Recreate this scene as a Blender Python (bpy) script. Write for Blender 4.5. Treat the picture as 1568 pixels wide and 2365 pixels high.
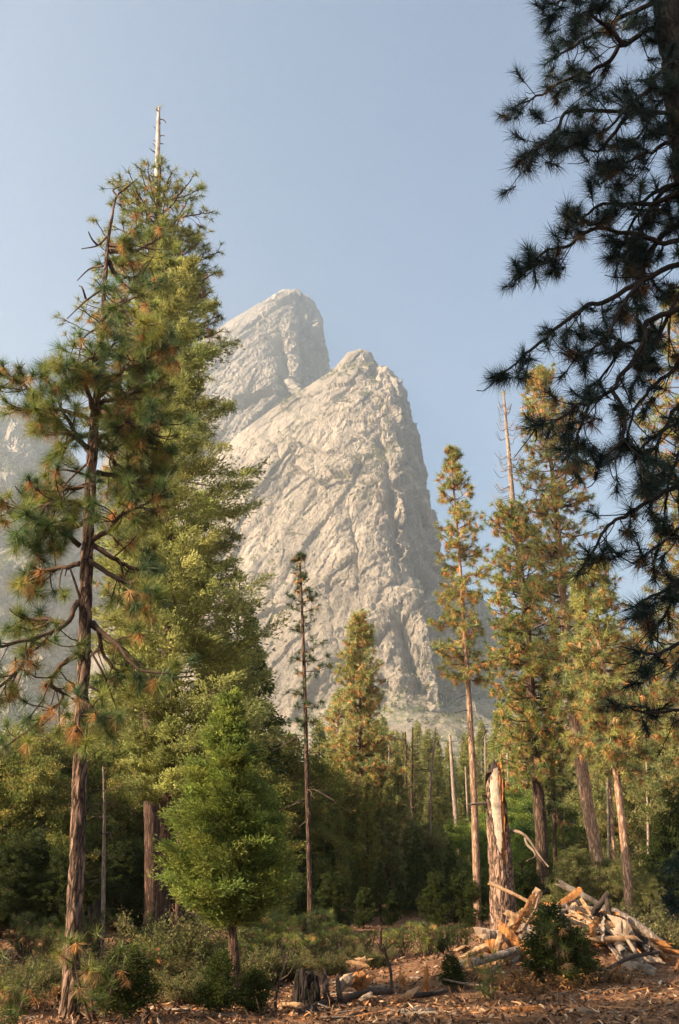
import bpy, math, random
import numpy as np
from mathutils import Vector
R = math.radians
rng = np.random.default_rng(7)
random.seed(7)
for o in list(bpy.data.objects): bpy.data.objects.remove(o)
SC = bpy.context.scene; COL = SC.collection

# ------------------------------------------------------------------ camera, sky, sun, exposure
FPX, CX, CY = 2300.0, 784.0, 1182.5          # focal length and centre in the 1568 x 2365 frame used for measuring
PITCH = R(20.68); ZC = 1.6
cd = bpy.data.cameras.new('camera'); cam = bpy.data.objects.new('camera', cd); COL.objects.link(cam)
cam.location = (0, 0, ZC); cam.rotation_euler = (R(90) + PITCH, 0, 0)
cd.sensor_fit = 'VERTICAL'; cd.sensor_height = 36; cd.sensor_width = 24
cd.lens = 36 * FPX / 2365; cd.clip_start = 0.1; cd.clip_end = 20000
SC.camera = cam
SUN_EL, SUN_AZ = R(27), R(247)               # azimuth clockwise from +Y: behind the camera, to the left
S = Vector((math.sin(SUN_AZ) * math.cos(SUN_EL), math.cos(SUN_AZ) * math.cos(SUN_EL), math.sin(SUN_EL)))
w = bpy.data.worlds.new('World'); SC.world = w; w.use_nodes = True
nt = w.node_tree; bg = nt.nodes['Background']
sky = nt.nodes.new('ShaderNodeTexSky'); sky.sky_type = 'NISHITA'; sky.sun_disc = False
sky.sun_elevation = SUN_EL; sky.sun_rotation = SUN_AZ
sky.air_density = 1.15; sky.dust_density = 1.2; sky.ozone_density = 0.6; sky.altitude = 800
nt.links.new(sky.outputs[0], bg.inputs[0]); bg.inputs[1].default_value = 0.05
sd = bpy.data.lights.new('sun', 'SUN'); sd.energy = 5.0; sd.angle = R(0.55); sd.color = (1.0, 0.78, 0.53)
so = bpy.data.objects.new('sun', sd); COL.objects.link(so); so.rotation_euler = S.to_track_quat('Z', 'Y').to_euler()
SC.view_settings.view_transform = 'Standard'; SC.view_settings.look = 'None'
SC.view_settings.exposure = 2.1; SC.view_settings.gamma = 1.0
SC.render.engine = 'CYCLES'
SC.cycles.volume_bounces = 1; SC.cycles.max_bounces = 8; SC.cycles.transmission_bounces = 4

# ------------------------------------------------------------------ helpers
cP, sP = math.cos(PITCH), math.sin(PITCH)
def P(u, v, Y):
    a, b = (u - CX) / FPX, (CY - v) / FPX
    dy, dz = cP - b * sP, sP + b * cP
    t = Y / dy
    return np.array([a * t, Y, ZC + dz * t])
def ppm(v, Y):                                # measuring pixels per metre at a height in the frame and a distance
    b = (CY - v) / FPX
    return FPX * (cP - b * sP) / Y
def smooth(x, a, b):
    t = np.clip((x - a) / (b - a), 0, 1); return t * t * (3 - 2 * t)
def _h(ix, iy, iz, seed):
    h = (ix * 374761393 + iy * 668265263 + iz * 2147483647 + seed * 1274126177) & 0xffffffff
    h = ((h ^ (h >> 13)) * 1274126177) & 0xffffffff
    h = ((h ^ (h >> 16)) * 2246822519) & 0xffffffff
    return ((h ^ (h >> 15)) & 0xffff) / 65535.0
def vnoise(p, seed=0):
    p = np.asarray(p, dtype=float); i = np.floor(p).astype(np.int64); f = p - i; f = f * f * f * (f * (f * 6 - 15) + 10)
    r = 0
    for dx in (0, 1):
        for dy in (0, 1):
            for dz in (0, 1):
                wgt = (f[:, 0] if dx else 1 - f[:, 0]) * (f[:, 1] if dy else 1 - f[:, 1]) * (f[:, 2] if dz else 1 - f[:, 2])
                r = r + wgt * _h(i[:, 0] + dx, i[:, 1] + dy, i[:, 2] + dz, seed)
    return r * 2 - 1
def fbm(p, oct=4, seed=0, gain=.5, ridged=False):
    p = np.asarray(p, dtype=float); r = 0; a = 1.0; s = 0
    for k in range(oct):
        n = vnoise(p * 2.03 ** k + 17.3 * k, seed + k)
        if ridged: n = 1 - 2 * np.abs(n)
        r = r + a * n; s += a; a *= gain
    return r / s
def cells(p, seed=0):
    """distance to the nearest two scattered points and a random value per cell"""
    p = np.asarray(p, dtype=float); i = np.floor(p).astype(np.int64)
    f1 = np.full(len(p), 9.0); f2 = np.full(len(p), 9.0); cid = np.zeros(len(p)); off = np.zeros((len(p), 3))
    for dx in (-1, 0, 1):
        for dy in (-1, 0, 1):
            for dz in (-1, 0, 1):
                c = i + np.array([dx, dy, dz])
                q = c + np.stack([_h(c[:, 0], c[:, 1], c[:, 2], seed + k) for k in range(3)], 1)
                e = p - q; d = np.sqrt((e ** 2).sum(1))
                near = d < f1
                f2 = np.where(near, f1, np.minimum(f2, d))
                cid = np.where(near, _h(c[:, 0], c[:, 1], c[:, 2], seed + 9), cid)
                off = np.where(near[:, None], e, off)
                f1 = np.where(near, d, f1)
    return f1, f2, cid, off
def unit(a):
    a = np.asarray(a, dtype=float); return a / (np.linalg.norm(a, axis=-1, keepdims=True) + 1e-12)
def ground_z(x, y):
    x = np.atleast_1d(np.asarray(x, dtype=float)); y = np.atleast_1d(np.asarray(y, dtype=float))
    z = .022 * np.clip(y - 17, 0, 30) + .012 * np.clip(y - 47, 0, 200)
    p = np.stack([x, y, x * 0], 1)
    z = z + (.10 * fbm(p * .35, 3, 5) + .05 * fbm(p * 1.3, 3, 6) + .025 * fbm(p * 4.5, 2, 8)) * np.clip(1.3 - y / 80, .1, 1)
    z = z + .28 * np.exp(-(((x - 2.6) / 1.6) ** 2 + ((y - 21.5) / 1.8) ** 2))
    return z
def gz(x, y): return float(ground_z(x, y)[0])

class MB:
    """collects vertices, faces and a colour per vertex, then becomes ONE mesh object"""
    def __init__(s): s.v = []; s.f = []; s.c = []; s.n = 0; s.sm = []
    def add(s, v, f, c=(1, 1, 1), sm=False):
        v = np.asarray(v, dtype=float).reshape(-1, 3); f = np.asarray(f, dtype=np.int64)
        c = np.asarray(c, dtype=float)
        if c.ndim == 1: c = np.tile(c, (len(v), 1))
        s.v.append(v); s.f.append(f + s.n); s.c.append(c); s.n += len(v); s.sm.append((len(f), sm))
    def build(s, name, mat, parent=None, base=(0, 0, 0)):
        v = np.concatenate(s.v) - np.asarray(base); c = np.concatenate(s.c)
        me = bpy.data.meshes.new(name)
        nl = sum(f.size for f in s.f); nf = sum(len(f) for f in s.f)
        me.vertices.add(len(v)); me.vertices.foreach_set('co', v.ravel().astype(np.float32))
        me.loops.add(nl); me.loops.foreach_set('vertex_index', np.concatenate([f.ravel() for f in s.f]).astype(np.int32))
        sizes = np.concatenate([np.full(len(f), f.shape[1]) for f in s.f])
        st = np.concatenate([[0], np.cumsum(sizes)[:-1]])
        me.polygons.add(nf); me.polygons.foreach_set('loop_start', st.astype(np.int32)); me.polygons.foreach_set('loop_total', sizes.astype(np.int32))
        me.polygons.foreach_set('use_smooth', np.concatenate([np.full(n, m) for n, m in s.sm]))
        at = me.color_attributes.new('Col', 'FLOAT_COLOR', 'POINT')
        at.data.foreach_set('color', np.concatenate([c, np.ones((len(c), 1))], 1).ravel().astype(np.float32))
        me.update(calc_edges=True); me.validate()
        me.materials.append(mat)
        o = bpy.data.objects.new(name, me); COL.objects.link(o)
        if parent: o.parent = parent
        else: o.location = base
        return o
def tag(o, label=None, cat=None, group=None, kind=None):
    if label: o['label'] = label
    if cat: o['category'] = cat
    if group: o['group'] = group
    if kind: o['kind'] = kind
    return o
def thing(name, base, label, cat, group=None):
    o = bpy.data.objects.new(name, None); COL.objects.link(o); o.location = tuple(base); o.empty_display_size = .2
    return tag(o, label, cat, group)
def copy_thing(root, loc, rotz, sc, label, group=None):
    r = root.copy(); COL.objects.link(r); r.location = loc; r.rotation_euler = (0, 0, rotz); r.scale = (sc, sc, sc) if np.isscalar(sc) else sc
    r['label'] = label
    if group: r['group'] = group
    for ch in [c for c in bpy.data.objects if c.parent == root]:
        c = ch.copy(); COL.objects.link(c); c.parent = r
    return r

# ------------------------------------------------------------------ materials
def mat(name):
    m = bpy.data.materials.new(name); m.use_nodes = True
    t = m.node_tree; b = t.nodes['Principled BSDF']; return m, t, b
def N(t, kind, **kw):
    n = t.nodes.new(kind)
    for k, v in kw.items():
        if k in n.inputs: n.inputs[k].default_value = v
        else: setattr(n, k, v)
    return n
def ramp(t, fac, stops):
    r = t.nodes.new('ShaderNodeValToRGB'); e = r.color_ramp.elements
    while len(e) < len(stops): e.new(.5)
    for k, (p, c) in enumerate(stops): e[k].position = p; e[k].color = (*c, 1)
    t.links.new(fac, r.inputs[0]); return r.outputs[0]
def mixc(t, fac, a, b, mode='MIX'):
    m = t.nodes.new('ShaderNodeMix'); m.data_type = 'RGBA'; m.blend_type = mode
    for s, x in ((0, fac), (6, a), (7, b)):
        if hasattr(x, 'links'): t.links.new(x, m.inputs[s])
        else: m.inputs[s].default_value = x if s == 0 else (*x, 1)
    return m.outputs[2]
def noise(t, scale, detail=5, rough=.55, co=None, dist=0):
    n = N(t, 'ShaderNodeTexNoise', Scale=scale, Detail=detail, Roughness=rough, Distortion=dist)
    if co is not None: t.links.new(co, n.inputs['Vector'])
    return n.outputs[0]
def coords(t, sx=1, sy=1, sz=1, rot=(0, 0, 0), which='Object'):
    tc = t.nodes.new('ShaderNodeTexCoord'); mp = t.nodes.new('ShaderNodeMapping')
    mp.inputs['Scale'].default_value = (sx, sy, sz); mp.inputs['Rotation'].default_value = rot
    t.links.new(tc.outputs[which], mp.inputs[0]); return mp.outputs[0]
def bump(t, b, h, strength, dist):
    n = N(t, 'ShaderNodeBump', Strength=strength, Distance=dist); t.links.new(h, n.inputs['Height']); t.links.new(n.outputs[0], b.inputs['Normal'])
def foliage_mat(name, trans=.35, gloss=.25, rough=.5):
    m, t, b = mat(name)
    at = N(t, 'ShaderNodeAttribute', attribute_name='Col')
    f = ramp(t, noise(t, 1.7, 3, .6, coords(t)), [(.3, (.72, .75, .7)), (.7, (1.2, 1.15, 1.1))])
    c = mixc(t, 1.0, at.outputs[0], f, 'MULTIPLY')
    t.links.new(c, b.inputs['Base Color']); b.inputs['Roughness'].default_value = rough
    b.inputs['Specular IOR Level'].default_value = gloss
    tr = N(t, 'ShaderNodeBsdfTranslucent'); t.links.new(c, tr.inputs[0])
    mx = N(t, 'ShaderNodeMixShader'); mx.inputs[0].default_value = trans
    t.links.new(b.outputs[0], mx.inputs[1]); t.links.new(tr.outputs[0], mx.inputs[2])
    t.links.new(mx.outputs[0], t.nodes['Material Output'].inputs[0]); return m
def bark_mat(name, hi, lo, sz=.22, scale=9, bstr=.8, plates=True):
    m, t, b = mat(name); co = coords(t, 1, 1, sz)
    wv = noise(t, scale * .5, 4, .6, co)
    vn = N(t, 'ShaderNodeTexVoronoi', Scale=scale, feature='DISTANCE_TO_EDGE')
    mv = N(t, 'ShaderNodeVectorMath', operation='ADD'); sc = N(t, 'ShaderNodeVectorMath', operation='SCALE'); sc.inputs['Scale'].default_value = .35
    n3 = N(t, 'ShaderNodeTexNoise', Scale=scale * .8, Detail=4); t.links.new(co, n3.inputs['Vector'])
    t.links.new(n3.outputs[1], sc.inputs[0]); t.links.new(co, mv.inputs[0]); t.links.new(sc.outputs[0], mv.inputs[1]); t.links.new(mv.outputs[0], vn.inputs['Vector'])
    crack = ramp(t, vn.outputs[0], [(0, (0, 0, 0)), (.28, (1, 1, 1))])
    at = N(t, 'ShaderNodeAttribute', attribute_name='Col')
    c = mixc(t, crack, lo, mixc(t, wv, hi, tuple(x * .6 for x in hi)))
    c = mixc(t, 1.0, c, at.outputs[0], 'MULTIPLY')
    t.links.new(c, b.inputs['Base Color']); b.inputs['Roughness'].default_value = .9; b.inputs['Specular IOR Level'].default_value = .15
    hh = mixc(t, .25, crack, noise(t, scale * 4, 4, .7, co)); bump(t, b, hh, bstr, .05); return m
def wood_mat(name, a, bcol, rough=.75):
    m, t, b = mat(name); co = coords(t, 1, 1, .06)
    n = noise(t, 14, 6, .65, co, .4)
    c = mixc(t, n, a, bcol); at = N(t, 'ShaderNodeAttribute', attribute_name='Col')
    c = mixc(t, ramp(t, noise(t, 3, 4, .6, coords(t)), [(.45, (0, 0, 0)), (.65, (1, 1, 1))]), c, tuple(x * .55 for x in bcol))
    c = mixc(t, 1.0, c, at.outputs[0], 'MULTIPLY')
    t.links.new(c, b.inputs['Base Color']); b.inputs['Roughness'].default_value = rough; b.inputs['Specular IOR Level'].default_value = .2
    bump(t, b, noise(t, 34, 6, .75, co), .9, .04); return m
M_NEEDLE = foliage_mat('pine_needles', .30, .35, .45)
M_LEAF = foliage_mat('leaves', .46, .2, .55)
M_BARK = bark_mat('ponderosa_bark', (.46, .29, .21), (.035, .022, .017), .22, 9)
M_BARKN = bark_mat('near_pine_bark', (.34, .215, .16), (.03, .02, .015), .22, 9)
M_BARKD = bark_mat('dark_bark', (.20, .125, .09), (.03, .02, .016), .18, 10)
M_BARKK = bark_mat('shade_dark_bark', (.055, .042, .036), (.012, .010, .009), .18, 10)  # right pine's shade put into the bark colour; the foreground stump shares it
M_BARKR = bark_mat('cedar_bark', (.21, .12, .085), (.035, .022, .017), .10, 12)
M_BARKS = bark_mat('salmon_bark', (.62, .40, .28), (.16, .09, .06), .2, 11, .6)
M_BARKP = bark_mat('pale_dead_bark', (.50, .40, .33), (.17, .12, .095), .12, 14, .4)
M_TWIG = wood_mat('twig_bark', (.17, .11, .08), (.08, .05, .038), .85)
M_TWIGD = wood_mat('shade_dark_twig_bark', (.045, .034, .03), (.022, .017, .015), .9)  # twig bark darkened to carry the right pine's shade
M_GREY = wood_mat('weathered_wood', (.40, .33, .27), (.20, .15, .115))
M_PALE = wood_mat('fresh_split_wood', (.62, .42, .26), (.36, .19, .09))
M_ROT = wood_mat('orange_rotten_wood', (.58, .27, .09), (.28, .11, .04))
M_CHAR = wood_mat('dark_old_wood', (.10, .07, .055), (.035, .025, .02))
M_STUFF, t_, b_ = mat('litter_chips'); at_ = N(t_, 'ShaderNodeAttribute', attribute_name='Col')
t_.links.new(at_.outputs[0], b_.inputs['Base Color']); b_.inputs['Roughness'].default_value = .85; b_.inputs['Specular IOR Level'].default_value = .15

def granite_mat(name, warm=(.40, .335, .27), cool=(.235, .20, .165), veg=(.12, .12, .075), vegamt=.5, sc=1.0):
    m, t, b = mat(name)
    co = coords(t, 1, 1, .35, (0, R(25), 0)); c2 = coords(t)
    big = noise(t, .012 * sc, 6, .6, c2); fine = noise(t, .11 * sc, 8, .7, co, .6)
    c = mixc(t, ramp(t, fine, [(.40, (0, 0, 0)), (.60, (1, 1, 1))]), cool, warm)
    c = mixc(t, ramp(t, big, [(.45, (0, 0, 0)), (.7, (.6, .6, .6))]), c, (.41, .36, .31))
    st = noise(t, .06 * sc, 4, .6, coords(t, 1, 1, .05)); c = mixc(t, ramp(t, st, [(.52, (0, 0, 0)), (.68, (.75, .75, .75))]), c, (.115, .105, .098))
    cv = N(t, 'ShaderNodeTexVoronoi', Scale=.035 * sc, feature='DISTANCE_TO_EDGE'); wn = N(t, 'ShaderNodeTexNoise', Scale=.05 * sc, Detail=5); t.links.new(coords(t, 1, 1, .4, (0, R(28), 0)), wn.inputs['Vector'])
    va = N(t, 'ShaderNodeVectorMath', operation='MULTIPLY_ADD'); t.links.new(wn.outputs[1], va.inputs[0]); va.inputs[1].default_value = (30, 30, 30); t.links.new(coords(t, 1, 1, .4, (0, R(28), 0)), va.inputs[2]); t.links.new(va.outputs[0], cv.inputs['Vector'])
    c = mixc(t, ramp(t, cv.outputs[0], [(0, (.38, .38, .38)), (.03, (0, 0, 0))]), c, (.12, .105, .09))
    at = N(t, 'ShaderNodeAttribute', attribute_name='Col')
    c = mixc(t, 1.0, c, at.outputs[0], 'MULTIPLY')
    sp = t.nodes.new('ShaderNodeSeparateXYZ'); g = t.nodes.new('ShaderNodeNewGeometry'); t.links.new(g.outputs['Normal'], sp.inputs[0])
    v1 = noise(t, .05 * sc, 8, .75, c2)
    a = N(t, 'ShaderNodeMath', operation='MULTIPLY_ADD'); t.links.new(sp.outputs[2], a.inputs[0]); a.inputs[1].default_value = .30; t.links.new(v1, a.inputs[2])
    vm = ramp(t, a.outputs[0], [(.93 - .25 * vegamt, (0, 0, 0)), (.97 - .25 * vegamt, (.9, .9, .9))])
    vc = mixc(t, noise(t, .5 * sc, 4, .6, c2), veg, tuple(x * 1.9 for x in veg))
    c = mixc(t, vm, c, vc)
    t.links.new(c, b.inputs['Base Color']); b.inputs['Roughness'].default_value = .92; b.inputs['Specular IOR Level'].default_value = .1
    bh = mixc(t, .45, noise(t, .18 * sc, 9, .72, co, .5), noise(t, .05 * sc, 8, .65, c2, 1.0))
    bump(t, b, bh, 1.0, 9 / sc); return m
M_GRAN = granite_mat('granite', vegamt=.22)
M_GRAN2 = granite_mat('far_granite', warm=(.30, .265, .23), cool=(.215, .19, .165), vegamt=.15)
M_GRAN3 = granite_mat('left_granite', vegamt=1.0)
M_TALUS = granite_mat('talus', warm=(.30, .245, .185), cool=(.19, .165, .13), veg=(.09, .095, .05), vegamt=.75, sc=2.5)

# ------------------------------------------------------------------ setting: ground and mountains
def grid_faces(nr, nc, wrap=False):
    i, j = np.meshgrid(np.arange(nr - 1), np.arange(nc if wrap else nc - 1), indexing='ij')
    j2 = (j + 1) % nc
    return np.stack([i * nc + j, i * nc + j2, (i + 1) * nc + j2, (i + 1) * nc + j], -1).reshape(-1, 4)
def make_ground():
    ys = np.concatenate([[-3500, -900, -200, -60, -25, -8, 0, 6, 10], np.arange(12, 32, .07), np.arange(32, 60, .5), [64, 70, 80, 95, 120, 160, 220, 300, 420, 600, 900, 1400, 2200, 3500]])
    xs = np.concatenate([[-3500, -900, -250, -80, -40, -24, -16], np.arange(-12, 12.01, .07), [16, 24, 40, 80, 250, 900, 3500]])
    X, Y = np.meshgrid(xs, ys); z = ground_z(X.ravel(), Y.ravel())
    mb = MB(); mb.add(np.stack([X.ravel(), Y.ravel(), z], 1), grid_faces(len(ys), len(xs)), sm=True)
    m, t, b = mat('forest_floor'); co = coords(t)
    n1 = noise(t, 1.1, 8, .7, co); n2 = noise(t, 11, 8, .75, co); n3 = noise(t, .5, 5, .6, co)
    c = ramp(t, n2, [(.28, (.028, .016, .011)), (.44, (.13, .065, .038)), (.56, (.27, .145, .08)), (.74, (.46, .29, .175))])
    c = mixc(t, ramp(t, n1, [(.42, (0, 0, 0)), (.66, (.75, .75, .75))]), c, (.34, .19, .11))
    c = mixc(t, ramp(t, n3, [(.5, (0, 0, 0)), (.7, (.5, .5, .5))]), c, (.085, .055, .035))
    t.links.new(c, b.inputs['Base Color']); b.inputs['Roughness'].default_value = .95; b.inputs['Specular IOR Level'].default_value = .08
    bump(t, b, mixc(t, .5, n2, n1), 1, .12)
    tag(mb.build('ground', m), kind='structure')
make_ground()

def massif(name, Y0, rows, material, nr=420, nc=520, amp=1.0, seed=1, grooves=(), back=250, big=1.0):
    """a closed rock body: for each height a ring through its left edge, its forward arete and its right edge"""
    rows = np.array(rows, float); vv = np.linspace(rows[0, 0], rows[-1, 0], nr)
    uL, uA, uR, dA = [np.interp(vv, rows[:, 0], rows[:, k]) for k in (1, 2, 3, 4)]
    nb = 40; s = np.linspace(0, 1, nc); k = .72
    U = np.zeros((nr, nc)); D = np.zeros((nr, nc))
    l = s < k; a = (s[l] / k); r_ = (s[~l] - k) / (1 - k)
    U[:, l] = uL[:, None] + (uA - uL)[:, None] * a[None]
    D[:, l] = dA[:, None] * np.sin(a * math.pi / 2)[None] ** 1.15
    U[:, ~l] = uA[:, None] + (uR - uA)[:, None] * (1 - (1 - r_) ** 1.4)[None]
    D[:, ~l] = dA[:, None] * ((1 - r_) ** 1.05)[None]
    Yg = Y0 - D; bb = ((CY - vv) / FPX)[:, None]
    Zg = ZC + (sP + bb * cP) / (cP - bb * sP) * Yg
    depth = Yg * cP + (Zg - ZC) * sP
    Xg = (U - CX) / FPX * depth
    pts = np.stack([Xg, Yg, Zg], -1)
    # noise displacement along a smoothed normal
    du = np.gradient(pts, axis=1); dv = np.gradient(pts, axis=0); nrm = unit(np.cross(du, dv)); nrm = np.where(nrm[..., 1:2] > 0, -nrm, nrm)
    q = pts.reshape(-1, 3).copy()
    wv = np.stack([fbm(q * .05, 3, seed + 40 + i, .6) for i in range(3)], 1)
    ca, sa = math.cos(R(26)), math.sin(R(26))          # slabs lean with the left slope
    def tilted(v): return np.stack([v[:, 0] * ca - v[:, 2] * sa, v[:, 1], (v[:, 0] * sa + v[:, 2] * ca) * .5], 1)
    h = 0
    for (sz, am, wk, sd_) in ((120, .16 * big, 3, 0), (52, .34, 2, 3), (23, .27, 1, 6), (10, .30, .5, 9), (4.4, .30, .3, 12)):
        f1, f2, cid, off = cells(tilted(q + wv * wk) / sz, seed + sd_)
        gx, gy, gzz = (cid * 17.1) % 1 - .62, (cid * 31.7) % 1 - .5, (cid * 53.3) % 1 - .62
        h = h + am * sz * (off[:, 0] * gx * 1.5 + off[:, 1] * gy * .6 + off[:, 2] * gzz * 1.1 + .16 * (cid - .5)) - am * sz * .10 * np.exp(-((f2 - f1) / .035) ** 2)
    h += 1.8 * fbm(q * .12, 4, seed + 12, .62, ridged=True) + 1.1 * fbm(q * .4, 3, seed + 14, .7)
    for (fx, fz, dp, wd_) in ((.018, .003, 5.0, .045), (.045, .006, 1.9, .05), (.11, .016, .9, .06)):   # steep joints
        vf = fbm(tilted(q) * np.array([fx, fx, fz * 2]), 3, seed + 70); h = h - dp * np.exp(-(vf / wd_) ** 2) + dp * .9 * np.sign(vf) * np.minimum(1, np.abs(vf) / .08) * .5
    # the left slope of the rock is smoother than its nose
    side = np.clip((U.ravel() - np.repeat(uL, nc)) / (np.repeat(uA - uL, nc) + 1), 0, 1)
    h *= (.30 + .75 * side)
    dummy = 0
    er = np.tile(np.where(l, smooth(s, 0, .12) * .75 + .25, 1 - .65 * np.concatenate([np.zeros(l.sum()), smooth(r_, .25, 1)])), nr); h *= er
    Vg = np.repeat(vv, nc); Ur = U.ravel()
    jit = 16 * fbm(q * .03, 3, seed + 20)
    for (u0, v0, u1, v1, wd, dp) in grooves:
        tt = np.clip((Vg - v0) / (v1 - v0), 0, 1); uc = u0 + (u1 - u0) * tt
        e = np.exp(-(np.maximum(v0 - Vg, 0) + np.maximum(Vg - v1, 0)) ** 2 / 900)
        dd = (Ur + jit - uc) / wd
        h += -.55 * dp * e * np.exp(-np.abs(dd + .5 * (cid - .5)) ** .9)
    thick = (uR - uL); edge = np.clip(thick / 100, .25, 1); h *= np.repeat(edge, nc)
    fade = np.repeat(smooth(vv, rows[0, 0] - 1, rows[0, 0] + 25), nc) * .55 + .45
    pts = (q + nrm.reshape(-1, 3) * (h * fade * amp)[:, None]).reshape(nr, nc, 3)
    th = np.linspace(0, math.pi, nb + 2)[1:-1]; f = (1 - np.cos(th)) / 2
    bk = pts[:, -1:, :] * (1 - f)[None, :, None] + pts[:, :1, :] * f[None, :, None]
    bk[..., 1] += (back * np.clip(thick / 400, .03, 1))[:, None] * np.sin(th)[None]
    ring = np.concatenate([pts, bk], 1); nn = nc + nb
    mb = MB(); V = ring.reshape(-1, 3)
    sh = .9 + .2 * vnoise(V * .02, seed + 60); tone = np.stack([sh, sh * (1 + .0 * sh), sh], 1)
    mb.add(V, grid_faces(nr, nn, True), tone, sm=False)
    top = ring[0].mean(0); mb.add(np.concatenate([ring[0], [top + np.array([0, 0, 1.5])]]), [[i, (i + 1) % nn, nn] for i in range(nn)], (1, 1, 1))
    o = mb.build(name, material); tag(o, kind='structure')
    return ring
FRONT = [(808,824,833,842,3),(814,803,835,858,10),(830,790,842,866,18),(850,772,852,878,30),(862,757,862,900,42),(880,728,880,914,55),(905,690,900,936,72),(950,620,912,947,100),(1005,545,918,962,125),
 (1080,475,925,976,150),(1150,420,932,992,170),(1240,360,940,1010,190),(1300,320,950,1022,205),(1350,290,965,1062,220),(1390,265,975,1120,240),(1450,240,990,1168,260),(1550,190,1010,1230,300),(1700,120,1030,1330,330),(1980,0,1060,1450,350)]
fr = massif('front_peak', 900, FRONT, M_GRAN, 640, 760, 1.0, 3,
   grooves=[(905,1120,935,1290,16,26),(880,1000,900,1150,12,16),(930,1440,1010,1700,22,34),(870,1560,915,1740,15,26),(800,1180,830,1330,9,9),(640,1040,600,1250,7,7),(1000,1400,1060,1640,14,20),(720,1080,680,1180,6,6),(760,1380,800,1560,10,9)])
BACK = [(668,652,660,672,8),(672,645,665,694,22),(677,636,668,707,38),(690,614,676,722,60),(705,588,682,729,80),(740,530,686,745,105),(760,500,690,747,120),(800,450,692,753,145),(860,380,696,763,170),(950,300,692,773,200),(1100,220,680,790,240),(1400,100,680,820,240)]
br = massif('back_peak', 1250, BACK, M_GRAN2, 560, 600, 1.5, 27, big=.3, grooves=[(640,780,665,900,10,26),(700,700,712,880,8,22)])
LEFT = [(935,-160,-90,20,10),(947,-260,-60,62,30),(960,-320,-40,85,60),(985,-400,-20,112,90),(1010,-440,0,138,120),(1060,-500,20,175,150),(1120,-520,30,215,180),(1300,-540,40,330,220),(1500,-560,60,430,260),(1980,-600,80,600,300)]
lc = massif('left_cliff', 1150, LEFT, M_GRAN3, 300, 380, 1.3, 33, grooves=[(100,1000,150,1300,20,40),(30,1250,60,1500,25,40)])
FAR = [(1515,1500,1600,1700,10),(1530,1440,1590,1750,30),(1600,1390,1600,1800,50),(1980,1200,1600,1950,90)]
massif('distant_cliff', 1700, FAR, M_GRAN2, 100, 200, 1.0, 51)
def make_talus():
    xs = np.linspace(-700, 900, 330); ys = np.linspace(240, 950, 200); X, Y = np.meshgrid(xs, ys); x, y = X.ravel(), Y.ravel()
    k = np.clip((y - 240) / 600, 0, 1.0)
    z = 2.6 + 215 * k ** 1.54 * (.42 + .58 * smooth(x, -170, 60)) * (1 - .45 * smooth(x, 200, 330))
    p = np.stack([x, y, x * 0], 1)
    z += (22 * fbm(p * .008, 4, 71) + 6 * fbm(p * .04, 4, 72, ridged=True)) * np.clip(k * 4, 0, 1)
    f1, f2, cid, off = cells(p / 16, 77); z += 6 * (cid > .72) * np.clip(.5 - f1, 0, .5) * 2 * np.clip(k * 4, 0, 1)
    mb = MB(); V = np.stack([x, y, z], 1); mb.add(V, grid_faces(200, 330)); tag(mb.build('talus_slope', M_TALUS), kind='structure'); return V
tal = make_talus()

# foliage tints

# ------------------------------------------------------------------ plant builders
def tube(mb, pts, rad, sides=6, col=(1, 1, 1), sm=True, cap=True, rough=0, seed=0, phase=0.0):
    pts = np.asarray(pts, float); n = len(pts); rad = np.broadcast_to(np.asarray(rad, float), (n,))
    tg = unit(np.gradient(pts, axis=0)); ref = np.array([0, 0, 1.]) if abs(tg[0][2]) < .9 else np.array([1., 0, 0])
    a = unit(np.cross(tg, ref)); b = np.cross(tg, a)
    th = np.linspace(0, 2 * math.pi, sides, endpoint=False) + phase
    ring = a[:, None] * np.cos(th)[None, :, None] + b[:, None] * np.sin(th)[None, :, None]
    rr = np.repeat(rad[:, None], sides, 1)
    V = pts[:, None] + ring * rr[..., None]
    if rough:
        q = V.reshape(-1, 3)
        f1, f2, cid, off = cells(np.stack([q[:, 0] * 7, q[:, 1] * 7, q[:, 2] * 2.2], 1), seed)
        d = (rough * (.5 * (cid - .5) - 1.0 * np.exp(-((f2 - f1) / .16) ** 2) + .6 * fbm(q * 3, 3, seed))).reshape(n, sides)
        V = pts[:, None] + ring * (rr * (1 + d))[..., None]
    mb.add(V, grid_faces(n, sides, True), col, sm)
    if cap:
        for k in (0, -1):
            c = np.concatenate([V[k], [pts[k]]]); f = [[i, (i + 1) % sides, sides] for i in range(sides)]
            mb.add(c, f, col, False)
def resample(pts, n):
    pts = np.asarray(pts, float); m = len(pts); t = np.linspace(0, m - 1, n); out = np.zeros((n, 3))
    ext = np.concatenate([[2 * pts[0] - pts[1]], pts, [2 * pts[-1] - pts[-2]]])
    i = np.minimum(t.astype(int), m - 2); f = (t - i)[:, None]
    p0, p1, p2, p3 = ext[i], ext[i + 1], ext[i + 2], ext[i + 3]
    return .5 * (2 * p1 + (p2 - p0) * f + (2 * p0 - 5 * p1 + 4 * p2 - p3) * f ** 2 + (3 * p1 - p0 - 3 * p2 + p3) * f ** 3)
def rnd(n=None, lo=0., hi=1.): return rng.uniform(lo, hi, n)
def rdir(n): return unit(rng.normal(size=(n, 3)))
GREENS = np.array([(.17, .21, .05), (.21, .24, .055), (.13, .18, .055), (.26, .26, .06)])
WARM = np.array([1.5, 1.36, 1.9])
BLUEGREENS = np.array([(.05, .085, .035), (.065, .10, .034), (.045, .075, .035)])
BROWNS = np.array([(.55, .28, .10), (.64, .36, .14), (.44, .21, .08), (.58, .38, .18)])
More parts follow.
